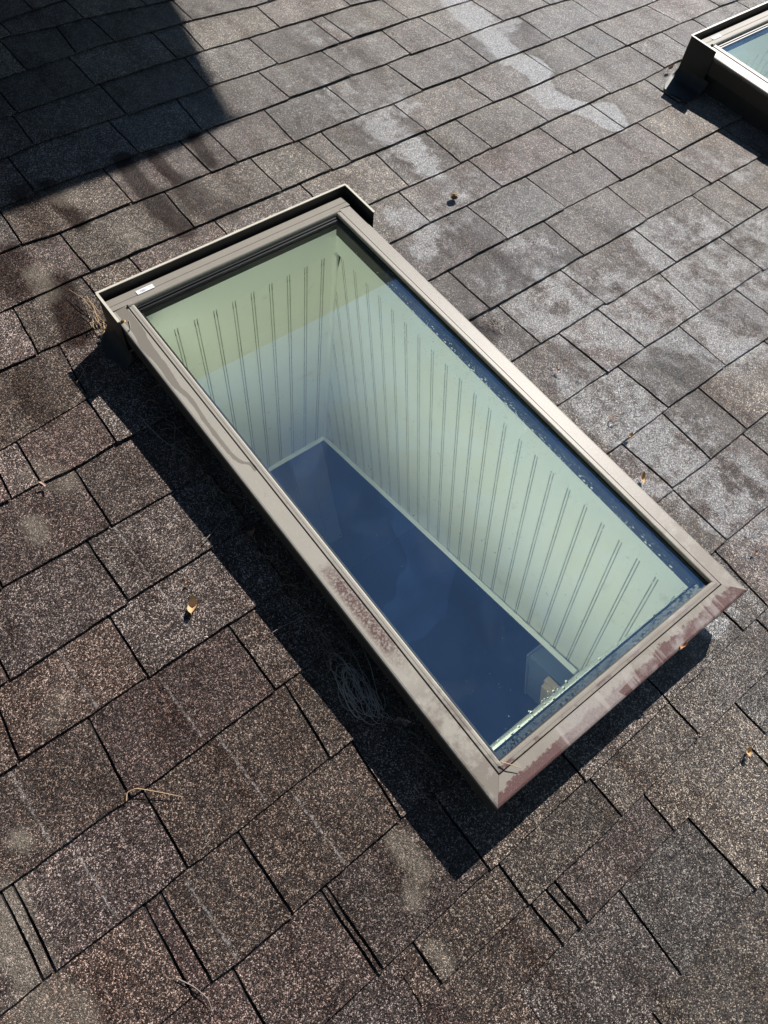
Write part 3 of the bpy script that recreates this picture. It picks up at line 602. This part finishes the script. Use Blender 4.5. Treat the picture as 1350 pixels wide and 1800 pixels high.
        m.loft(rings); return m
    def grooves(o, first):
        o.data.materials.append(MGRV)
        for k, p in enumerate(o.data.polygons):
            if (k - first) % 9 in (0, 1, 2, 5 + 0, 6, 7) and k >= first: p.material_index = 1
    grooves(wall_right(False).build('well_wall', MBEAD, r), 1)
    # left wall mirrors it (hidden, but it takes the sun)
    m = MB(); m.quad(sk(.3585, .028, HS), sk(uL(.0, hc(.057)), .057, hc(.057)), sk(.315, 1.223, hc(1.223)), sk(.3585, 1.125, HS)); m.build('well_wall', MBEAD, r)
    m = MB(); prof = beads(.3665, .851, .0495); rings = []
    for u0, off in prof:
        hb = hc(1.223); p = []
        for h in (HS - .0015, hb):
            u = u0 + 0.053 * (HS - h); p.append(sk(min(u, uR(1.22, h) + .004), vB(h) + .002 + off, h))
        rings.append(p)
    rings.append([sk(.862, vB(HS) + .002, HS - .0015), sk(.92, vB(hc(1.223)) + .002, hc(1.223))])
    hb = hc(1.223)
    rings.insert(0, [sk(.30, vB(HS) + .002, HS - .0015), sk(.30, vB(hb) + .002, hb)])
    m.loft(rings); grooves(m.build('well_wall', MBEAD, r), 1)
    m = MB(); hf = hc(.057); m.quad(sk(.35, .028, HS), sk(.86, .028, HS), sk(.88, vF(hf), hf), sk(.33, vF(hf), hf)); m.build('well_wall', MBEAD, r)
    # trims: along the ceiling opening and in the two back corners
    def bar(m, a, b, w): m.tube([a, b], w, 4)
    m = MB()
    a = Vector(sk(.901 - .004, 1.223 - .004, hc(1.223) + .008)); b = Vector(sk(.862 - .003, .06, hc(.06) + .008)); bar(m, a, b, .0095)
    c = Vector(sk(.33, 1.223 - .004, hc(1.223) + .008)); bar(m, a, c, .0095)
    m.build('opening_trim', MBEAD, r)
    m = MB(); bar(m, Vector(sk(.854 - .003, 1.125 - .003, HS)), Vector(sk(.901 - .004, 1.219, hc(1.22) + .012)), .008); m.build('corner_trim', MBEAD, r)
    # ---- head flashing: folded saddle round the top end
    F0, F1, FV, FH = 0.3015, 0.928, 1.1965, 0.1175
    m = MB(); th = .0012
    m.box(sk(F0, FV, -.004), sk(F1, FV + th, FH)); m.box(sk(F0 - th, 1.104, .002), sk(F0, FV + th, FH)); m.box(sk(F1, 1.086, -.004), sk(F1 + th, FV + th, FH))
    m.box(sk(F1 - .022, 1.086, .045), sk(F1 - .001, 1.150, .0465))
    # tray between flashing and frame
    m.box(sk(F0 + .001, BT + .0375, .030), sk(F1 - .001, FV - .001, .032))
    m.build('head_flashing', MCURB, r)
    m = MB(); w = .0042
    m.box(sk(F0 - .003, FV - .0010, FH), sk(F1 + .003, FV + w, FH + .0016)); m.box(sk(F0 - w, 1.104, FH + .0003), sk(F0 + .0012, FV - .0012, FH + .0018)); m.box(sk(F1 - .001, 1.086, FH + .0003), sk(F1 + w, FV - .0012, FH + .0018))
    m.build('flashing_rim', MRIM, r)
    return r
RMS = RM @ T(LO[0], LO[1], 0)
sky1 = make_skylight(RMS)
tag(sky1, 'large taupe framed skylight in the middle, open view down a beadboard light well', 'skylight')
def make_apron(r, wid):
    # curved apron that runs out onto the shingles at the top corner
    F0, FV = 0.3015, 1.1965; m = MB(); rings = []
    for k in range(9):
        v = 1.085 + (FV - 1.085) * k / 8; rr = []
        out = wid - .5 * wid * max(0, (k - 6) / 2) ** 1.5 - 0.004 * math.sin(k)
        for j in range(13):
            q = j / 12
            if q < .5:
                a = q / .5 * math.pi / 2; rr.append(sk(F0 - .0015 - .028 * (1 - math.cos(a)), v, .0085 + .030 * (1 - math.sin(a))))
            else:
                p = (q - .5) / .5; rr.append(sk(F0 - .0295 - (out - .028) * p, v - .004 * p, .0085 - .001 * p))
        rings.append(rr)
    m.loft(rings); m.build('apron', MCURB, r, smooth=True)
def copy_tree(o, parent=None):
    c = o.copy(); COL.objects.link(c)
    if parent: c.parent = parent
    for ch in list(o.children): copy_tree(ch, c)
    return c
sky2 = copy_tree(sky1); sky2.matrix_world = RM @ T(LO[0] + 1.875, LO[1] - 0.009, 0)
make_apron(sky1, .034); make_apron(sky2, .090)
tag(sky2, 'second skylight cut off by the right edge, with a black curved flashing corner', 'skylight')

# sticker on the head cover, screw and bent wire of the middle skylight
LAB = plain('white_sticker_paper', (0.72, 0.73, 0.75), 0.4, 0.05, 50); INK = plain('faded_grey_ink', (0.30, 0.31, 0.33), 0.6, 0.2, 60)
for s_, du, dv in ((sky1, 0.0, 0.0), (sky2, 0.0, 0.0)):
    m = MB(); q = [(.372, 1.168, .1020), (.411, 1.168, .1022), (.411, 1.1805, .1012), (.372, 1.1805, .1010)]
    m.quad(*[sk(a, b - .004, c + .0012) for a, b, c in q]); m.quad(*[sk(a, b - .004, c + .0009) for a, b, c in q][::-1]); st = m.build('sticker', LAB, s_)
    m = MB()
    for k, (a, b) in enumerate(((.380, .392), (.379, .397), (.383, .390), (.399, .407))):
        y = 1.1755 - .0024 * (k % 3) - .004; m.quad(sk(a, y, .1036), sk(b, y, .1036), sk(b, y + .0008, .1036), sk(a, y + .0008, .1036))
    m.build('faded_print', INK, st)
m = MB(); c = Vector(sk(.3125, 1.118, .1008))
m.loft([[c + Vector((r_*math.cos(a), r_*math.sin(a), z)) for a in [6.2832*k/12 for k in range(12)]] for r_, z in ((.0052, 0), (.0050, .0008), (.0033, .0012), (.0031, .0040), (.0022, .0048))], True, True)
m.build('screw', plain('rusty_brass_screw', (0.30, 0.20, 0.09), 0.45, 0.3, 300, metal=.7), sky1)
m = MB(); m.tube([sk(.3220, 1.112, .1040), sk(.3205, 1.106, .1035), sk(.3150, 1.092, .1030), sk(.3115, 1.089, .1028), sk(.3075, 1.090, .1022)], .0009, 6)
m.build('bent_wire', plain('galvanised_wire', (0.45, 0.42, 0.36), 0.35, 0.2, 100, metal=.8), sky1)

# ---------------------------------------------------------------- water on the glass
GLZ = HG
m = MB(); rd = random.Random(3)
def drop(m, u, v, r, h0=GLZ, hh=0.42):
    n = 7; c = (u, v)
    rings = []
    for rr, z in ((1.0, 0.0), (0.86, 0.5), (0.5, 0.88)):
        rings.append([(c[0] + r*rr*math.cos(6.2832*k/n), c[1] + r*rr*math.sin(6.2832*k/n)*1.15, h0 + .0001 + r*hh*z) for k in range(n)])
    m.loft(rings, True, False); i = len(m.v); m.v.append((c[0], c[1], h0 + .0001 + r*hh)); b0 = i - n
    for k in range(n): m.f.append((b0 + k, b0 + (k+1) % n, i))
for k in range(2200):
    q = rd.random()
    if q < .62:
        v = rd.uniform(.05, .95); u = .858 - abs(rd.gauss(0, .045)) ; 
        if not (.36 < u < .860): continue
        if rd.random() > (0.35 + 0.65*math.exp(-((v - .55)/.22)**2)): continue
    elif q < .84: u = rd.uniform(.37, .856); v = .013 + abs(rd.gauss(0, .010))
    else: u = rd.uniform(.36, .858); v = rd.uniform(.02, 1.1)
    drop(m, u, v, rd.choice((.0006, .0008, .0010, .0013, .0020)) * (1.25 if q < .8 else .7))
for k in range(1300):
    v = rd.gauss(.52, .20); u = .845 - abs(rd.gauss(0, .05)) * (1 + .5*noise.noise(Vector((v*9, 1, 1))))
    if .37 < u < .858 and .06 < v < 1.05: drop(m, u, v, rd.uniform(.0005, .0010), hh=.8)
def bead_line(m, pts, r):
    P = [Vector((a, b, GLZ + .0002)) for a, b in pts]; Q = []
    for a, b in zip(P[:-1], P[1:]):
        for k in range(8):
            p = a.lerp(b, k/8); p.x += .003*noise.noise(Vector((p.x*70, p.y*70, 2))); p.y += .003*noise.noise(Vector((p.x*70, p.y*70, 8))); Q.append(p)
    m.tube(Q, r, 5)

o = m.build('water_droplets', wm, None, RM, True); tag(o, 'scattered water droplets and trickle edges on the glass of the middle skylight', 'water', kind='stuff')

# ---------------------------------------------------------------- bits in the room seen through the glass
def world_box_thing(name, label, cat, x0, x1, ya, yb, z0, z1, mat, parts):
    e = empty(name, T((x0+x1)/2, (ya+yb)/2, z0)); tag(e, label, cat)
    for nm, bx, mt in parts:
        mm = MB(); mm.box((bx[0]-(x0+x1)/2, bx[2]-(ya+yb)/2, bx[4]-z0), (bx[1]-(x0+x1)/2, bx[3]-(ya+yb)/2, bx[5]-z0)); mm.build(nm, mt, e)
    return e

PALE = plain('pale_placeholder_paint', (0.80, 0.83, 0.87), .6, .05, 5)  # made-up pale box standing in for a hazy light streak
world_box_thing('haze_placeholder', 'tall pale cabinet added for a hazy streak, dimly seen below the upper end of the light well', 'placeholder', 1.10, 1.30, 2.30, 2.55, .97, 2.50, None,
    [('placeholder_body', (1.10, 1.30, 2.303, 2.55, .97, 2.50), PALE), ('placeholder_panel', (1.104, 1.197, 2.288, 2.3025, .975, 2.49), PALE), ('placeholder_panel', (1.201, 1.296, 2.288, 2.3025, .975, 2.49), PALE)])
GRY = plain('grey_bench_top', (0.30, 0.33, 0.38), .5, .08, 5); WOOD = plain('raw_pine_wood', (0.62, 0.46, 0.28), .6, .15, 14)
GRY = plain('grey_duct_paint', (0.22, 0.26, 0.31), .5, .08, 5); WOOD = plain('raw_pine_wood', (0.86, 0.66, 0.42), .6, .12, 14)
world_box_thing('air_duct', 'grey box duct under the ceiling, dimly seen through the lower right of the glass', 'duct', .846, 1.35, -.20, .375, 2.28, 2.49, None,
    [('duct_body', (.846, 1.35, -.20, .371, 2.28, 2.488), GRY), ('duct_flange', (.843, 1.353, .3715, .378, 2.275, 2.491), GRY)])
world_box_thing('timber_bracket', 'pale pine bracket of two boards beside the duct, just above the lower glass edge', 'bracket', .804, .842, .12, .29, 2.40, 2.49, None,
    [('board', (.805, .8205, .10, .285, 2.40, 2.488), WOOD), ('board', (.8225, .840, .10, .292, 2.40, 2.491), WOOD)])

# ---------------------------------------------------------------- fallen leaves, cone, twigs
def leaf_mat(name, c1, c2):
    t = NT(name, 0.55, 0, 0.35); t.col(t.mix(t.noise(90, 4), c1, c2)); t.nrm(t.bump(t.noise(300, 3), 0.3, 0.0006)); return t.m
LTAN = leaf_mat('dry_tan_leaf', (0.46, 0.29, 0.14), (0.62, 0.43, 0.24)); LBR = leaf_mat('dry_brown_leaf', (0.20, 0.10, 0.05), (0.34, 0.18, 0.09))
LOR = leaf_mat('dry_orange_leaf', (0.42, 0.19, 0.085), (0.52, 0.28, 0.14)); LPK = leaf_mat('dry_pinkish_leaf', (0.36, 0.24, 0.19), (0.46, 0.32, 0.26))
def leaf(u, v, L, Wd, rot, curl, mat, label, lift=.004, tip=0.0, cat='leaf', name='fallen_leaf', pitch=0.0, h0=0.0):
    m = MB(); n = 10; rings = []
    for k in range(n + 1):
        q = k / n; w = Wd * (math.sin(math.pi * min(1, q*1.02)) ** .75) * (1 - .25*q) * .5 + .0002
        x = (q - .5) * L; zc_ = lift + curl * L * (q - .45) ** 2 * 1.6 + tip * L * max(0, q - .6) + .002 * math.sin(q*9)
        rr = []
        for j in range(5):
            s_ = (j - 2) / 2; rr.append((x + .001*math.sin(5*q+j), s_ * w + .0015 * math.sin(6 * q), zc_ + abs(s_) * w * (.55 + .5*q)))
        rings.append(rr)
    m.loft(rings)
    i0 = len(m.v); nb = [(x, y, z - .0004) for x, y, z in m.v]; m.v += nb; m.f += [tuple(i0 + k for k in f[::-1]) for f in list(m.f)]
    m.tube([((-.5 - .18)*L, .001, .0022), (-.5*L, 0, lift + curl*L*.3), (-.2*L, 0, lift + .0006)], [.0004, .0006, .0004], 5)
    M = RM @ T(u, v, h0 + .0045) @ Matrix.Rotation(rot, 4, 'Z') @ Matrix.Rotation(pitch, 4, 'Y')
    o = m.build(name, mat, None, M, True); tag(o, label, cat, 'fallen leaves'); return o
leaf(.116, .544, .034, .017, .95, .9, LTAN, 'largest curled tan leaf casting a shadow on the sunlit shingles left of the skylight', lift=.003, tip=.3)
leaf(.132, .589, .007, .004, 0.4, .3, LOR, 'tiny reddish leaf bit just above the largest tan leaf')
leaf(.018, .919, .022, .006, -.9, .8, LPK, 'narrow pinkish leaf lying over a course line at the far left')
leaf(.999, .250, .026, .010, .9, .8, LTAN, 'pointed tan leaf beside the right side of the frame')
leaf(1.057, .340, .013, .008, 0.5, .9, LTAN, 'small tan leaf further up the roof than the pointed one, on a shingle edge')
leaf(1.051, .559, .013, .008, 1.9, 1.0, LPK, 'small curled pale brown leaf right of the skylight, halfway up')
leaf(.692, -.166, .008, .005, 1.6, .6, LPK, 'tiny brownish leaf bit on the corner of a shingle below the frame')
leaf(.739, -.239, .017, .010, 0.9, .7, LTAN, 'small orange-tan leaf near the lower right edge of the roof')
leaf(.291, .158, .026, .013, -.75, .6, LPK, 'pinkish oval leaf in the shade below the tangle of fibres', lift=.002)
leaf(.275, .604, .030, .008, .35, .6, LBR, 'brown narrow leaf in the shade against the left side of the frame')
leaf(2.172, 1.212, .022, .013, .2, 1.2, LPK, 'crumpled pale leaf caught above the second skylight flashing', lift=.006)
leaf(.735, -.0395, .020, .007, .15, .5, LOR, 'slender orange leaf caught on the lower edge of the frame', lift=.001, h0=.094)
leaf(1.060, .000, .009, .004, .2, .6, LOR, 'tiny rust coloured leaf bit right of the lower right frame corner')
# curled dark tendril
m = MB(); m.tube([Vector((.010*math.cos(a)*(1 + .1*a), .007*math.sin(a), .003 + .0006*a)) for a in [k*.35 for k in range(15)]], .0012, 6)
tag(m.build('dry_tendril', LBR, None, RM @ T(1.062, .391, .005), True), 'thin dark tendril curled into a ring on the wet shingles', 'twig')
# cone
m = MB(); rd = random.Random(9)
for k in range(34):
    a = k*2.4; z = k/34; r = .0085*math.sin(math.pi*(.15 + .75*z)); c = Vector((r*math.cos(a), r*math.sin(a), .003 + z*.017))
    d = Vector((math.cos(a), math.sin(a), .35)); s_ = d.cross(Vector((0,0,1))).normalized()*.0026
    tip = c + d*.0038; m.quad(c - s_, tip - s_*.5, tip + s_*.5, c + s_); m.quad(c - s_ + Vector((0,0,.0016)), c + s_ + Vector((0,0,.0016)), tip + s_*.5, tip - s_*.5)
m.loft([[(r*math.cos(a), r*math.sin(a), z) for a in [6.2832*j/9 for j in range(9)]] for r, z in ((.003, .001), (.0075, .005), (.0078, .012), (.004, .019))], True, True)
tag(m.build('seed_cone', leaf_mat('dark_cone_scales', (0.11, .07, .035), (.33, .22, .11)), None, RM @ T(1.224, 1.121, .004)), 'small round brown cone sitting alone above the skylight', 'cone')
def twig(pts, r, mat, label, name='twig', cat='twig'):
    c = pts[0]; m = MB(); P = []
    for a, b in zip(pts[:-1], pts[1:]):
        for k in range(5): P.append(Vector(a).lerp(Vector(b), k/5))
    P.append(Vector(pts[-1])); P = [(P[max(0,i-1)] + P[i]*2 + P[min(len(P)-1, i+1)])/4 - Vector((c[0], c[1], 0)) for i in range(len(P))]
    m.tube(P, [r*(1 - .6*i/len(P)) for i in range(len(P))], 6); o = m.build(name, mat, None, RM @ T(c[0], c[1], 0), True); tag(o, label, cat); return o
TW = leaf_mat('dry_straw', (0.34, 0.22, 0.12), (0.52, 0.38, 0.23)); TG = leaf_mat('grey_twig', (0.17, 0.15, 0.14), (0.30, 0.26, 0.23))
twig([(-.136, .322, .006), (-.128, .333, .009), (-.113, .329, .013), (-.085, .300, .010), (-.062, .275, .006)], .0012, TW, 'thin golden pine needle lying on the sunlit shingles at the lower left', 'pine_needle', 'needle')
twig([(.243, .965, .009), (.243, .935, .012), (.249, .885, .012), (.268, .830, .010), (.276, .826, .008)], .0013, TG, 'long grey twig in the shade beside the upper left of the frame')
twig([(.200, .420, .007), (.222, .418, .010), (.268, .410, .012), (.283, .395, .010)], .0009, TG, 'fine curved twig in the shade halfway down the left side of the frame')
twig([(.190, .640, .009), (.225, .650, .012), (.262, .668, .010)], .0011, TG, 'thin straight twig in the shade pointing at the brown narrow leaf')
twig([(.172, 1.175, .010), (.190, 1.170, .016), (.214, 1.188, .012)], .0008, TG, 'arched grey stem at the tip of the flashing shadow')
twig([(.178, 1.150, .009), (.206, 1.148, .014), (.205, 1.125, .010), (.175, 1.108, .007)], .0008, TW, 'hooked pale stem crossing the edge of the flashing shadow')
twig([(-.195, .070, .006), (-.180, .045, .008), (-.172, .020, .007), (-.176, .000, .006)], .0009, TG, 'dark forked stem at a shingle joint near the bottom left')
twig([(.3500, .008, .112), (.3580, -.002, .1135), (.3700, -.018, .1095)], .0012, TW, 'short straw stuck across the lower left frame corner')
def tangle(c, n, ru, rv, mat, label, name, seed, rad=.0006, hmax=.03, cat='tangle', rot=0.0, loose=1.0):
    rd = random.Random(seed); m = MB()
    for k in range(n):
        ph = rd.uniform(0, 6.28); tot = rd.uniform(2.0, 9.0)*loose; a0 = rd.uniform(.2, .95); ex = rd.uniform(.5, 1); ox = rd.gauss(0, .38)*ru; oy = rd.gauss(0, .45)*rv
        P = []; st = int(max(8, tot*5))
        for j in range(st):
            a = ph + tot*j/st; x = ox + ru*a0*ex*math.cos(a); y = oy + rv*a0*math.sin(a + .4)
            z = .0085 + abs(rd.gauss(0, .0004)) + hmax*.5*(1 + math.sin(a*1.3 + k))*rd.uniform(.96, 1.0)*a0*.6
            P.append(Vector((x*math.cos(rot) - y*math.sin(rot), x*math.sin(rot) + y*math.cos(rot), z)))
        m.tube(P, rad, 4)
    for k in range(max(2, n//5)):
        x = rd.gauss(0, .5)*ru; y = rd.uniform(-1.2, 1.5)*rv; a = rd.uniform(1.2, 2.0); L = rd.uniform(.04, .13)
        m.tube([Vector((x, y, .009)), Vector((x + L*.5*math.cos(a) + .004, y + L*.5*math.sin(a), .018)), Vector((x + L*math.cos(a), y + L*math.sin(a), .010))], rad, 4)
    o = m.build(name, mat, None, RM @ T(c[0], c[1], .004), True); tag(o, label, cat); return o
TF = leaf_mat('grey_dry_fibre', (0.30, 0.27, 0.25), (0.50, 0.46, 0.42))
tangle((.262, .240), 30, .030, .050, TF, 'loose nest of grey looping fibres in the shade left of the frame', 'fibre_tangle', 4, .0006, .028)
tangle((.266, .345), 16, .022, .050, leaf_mat('dark_dry_stems', (.12, .10, .085), (.24, .19, .15)), 'sparse dark stems above the grey fibre nest along the frame', 'stem_tangle', 8, .0006, .022, loose=.5)
tangle((.291, 1.222), 26, .016, .022, TW, 'clump of reddish straw caught at the upper left corner of the flashing', 'straw_clump', 12, .0009, .016, loose=.25)
# crumbly dark litter in the gutter between frame and shingles, and a patch of bark crumbs
def crumbs(c0, c1, n, sp, mat, label, seed, h=.008, s0=.0015, s1=.005, name='leaf_litter'):
    rd = random.Random(seed); m = MB()
    for k in range(n):
        q = rd.random(); u = c0[0] + (c1[0]-c0[0])*q + rd.gauss(0, sp); v = c0[1] + (c1[1]-c0[1])*q + rd.gauss(0, sp*1.5); r = rd.uniform(s0, s1)
        if u > .301 and c0[0] < .31: continue
        a = rd.uniform(0, 6.28); d = Vector((math.cos(a), math.sin(a), rd.uniform(-.4, .5)))*r; e = Vector((-math.sin(a), math.cos(a), rd.uniform(-.5, .5)))*r*rd.uniform(.2, .6)
        p = Vector((u - c0[0], v - c0[1], h + rd.random()*.004)); m.quad(p - d, p - e, p + d, p + e + Vector((0, 0, r*.3)))
    o = m.build(name, mat, None, RM @ T(c0[0], c0[1], 0)); tag(o, label, 'litter', kind='stuff')
crumbs((.288, 1.06), (.292, .02), 1500, .012, leaf_mat('damp_dark_litter', (.035, .025, .018), (.11, .08, .055)), 'damp dark leaf litter packed along the left foot of the middle skylight', 21)
rd = random.Random(77); m = MB()
for k in range(110):
    v = rd.uniform(-.0, 1.08); u = .296 - abs(rd.gauss(0, .022)); a = rd.uniform(0, 6.28); L = rd.uniform(.015, .06); cz = rd.uniform(.004, .014); bend = rd.gauss(0, .006)
    p = Vector((u - .29, v - .5, .0055)); d = Vector((math.cos(a)*.6, math.sin(a), 0))*L; q = Vector((-math.sin(a), math.cos(a), 0))*bend
    if u + d.x > .303 : d.x = -abs(d.x)
    m.tube([p, p + d*.35 + q + Vector((0, 0, cz)), p + d*.7 + q*1.2 + Vector((0, 0, cz)), p + d + Vector((0, 0, .001))], [.0009, .0008, .0006, .0003], 4)
tag(m.build('needle_litter', leaf_mat('dull_needles', (.13, .10, .08), (.30, .24, .18)), None, RM @ T(.29, .5, 0), True), 'loose dull needles and stems scattered in the shade along the left side of the frame', 'litter', kind='stuff')
crumbs((1.012, .752), (1.030, .725), 130, .009, leaf_mat('red_brown_bark_crumbs', (.06, .03, .02), (.13, .07, .05)), 'small patch of dark red-brown crumbs beside the right frame', 22, .005, .001, .003, 'bark_crumbs')

# ---------------------------------------------------------------- ground and trees round the house
t = NT('lawn', .9); t.col(t.mix(t.noise(.7, 5), (.03, .06, .015), (.08, .11, .03))); g = MB(); g.quad((-600, -600, 0), (600, -600, 0), (600, 600, 0), (-600, 600, 0))
tag(g.build('ground', t.m), kind='structure')
BARK = plain('tree_bark', (0.10, 0.075, 0.05), .9, .3, 8); LEAFM = leaf_mat('tree_leaves', (.035, .075, .015), (.10, .16, .04))
def tree(x, y, hgt, cr, label, seed, n=7000):
    rd = random.Random(seed); e = empty('leafy_tree', T(x, y, 0)); tag(e, label, 'tree', 'trees round the house')
    m = MB(); m.tube([(0, 0, -.1), (.1, .05, hgt*.25), (-.05, .1, hgt*.5), (.1, 0, hgt*.8)], [.28, .2, .15, .06], 10)
    ends = []
    for k in range(12):
        a = k*2.4; z = hgt*(.32 + .05*k); L = cr*rd.uniform(.6, .95); q = Vector((L*math.cos(a), L*math.sin(a), z + L*.45)); m.tube([(0, 0.05, z), q*.5 + Vector((0, 0, z*.42)), q], [.08, .05, .02], 6); ends.append(q)
    m.build('trunk', BARK, e)
    m = MB(); cl = []
    for k in range(90):
        q = rd.choice(ends)*rd.uniform(.5, 1.05); q = Vector((q.x, q.y, q.z)) + Vector((rd.gauss(0, .4), rd.gauss(0, .4), rd.gauss(0.3, .5))); q.z = max(q.z, hgt*.35); cl.append(q)
    for k in range(n):
        c = rd.choice(cl) + Vector((rd.gauss(0, .28), rd.gauss(0, .28), rd.gauss(0, .22))); s_ = rd.uniform(.05, .11)
        a = Vector((rd.gauss(0,1), rd.gauss(0,1), rd.gauss(0,1))).normalized()*s_; b_ = a.cross(Vector((rd.gauss(0,1), rd.gauss(0,1), rd.gauss(0,1)))).normalized()*s_*.5
        m.quad(c - a, c + b_, c + a, c - b_)
    m.build('crown', LEAFM, e)
tree(-5.2, 1.5, 11.5, 3.4, 'unseen broad tall tree added beyond the left end of the house to block sky light', 41, 9000)  # unseen trees to the left and behind, added to dim the ambient sky
tree(-4.2, -4.6, 11.0, 3.4, 'unseen tall tree added behind the viewer at the left corner of the house to block sky light', 42, 9000)
tree(1.5, -6.6, 10.5, 3.4, 'unseen tall tree added behind the viewer facing the eave to block sky light', 43, 9000)
tree(7.2, -6.0, 9.5, 3.2, 'unseen spreading tree added behind the viewer at the right corner of the house to block sky light', 44, 9000)
tree(12.3, 4.0, 10.2, 2.8, 'tall leafy tree standing off the right end of the house', 31)
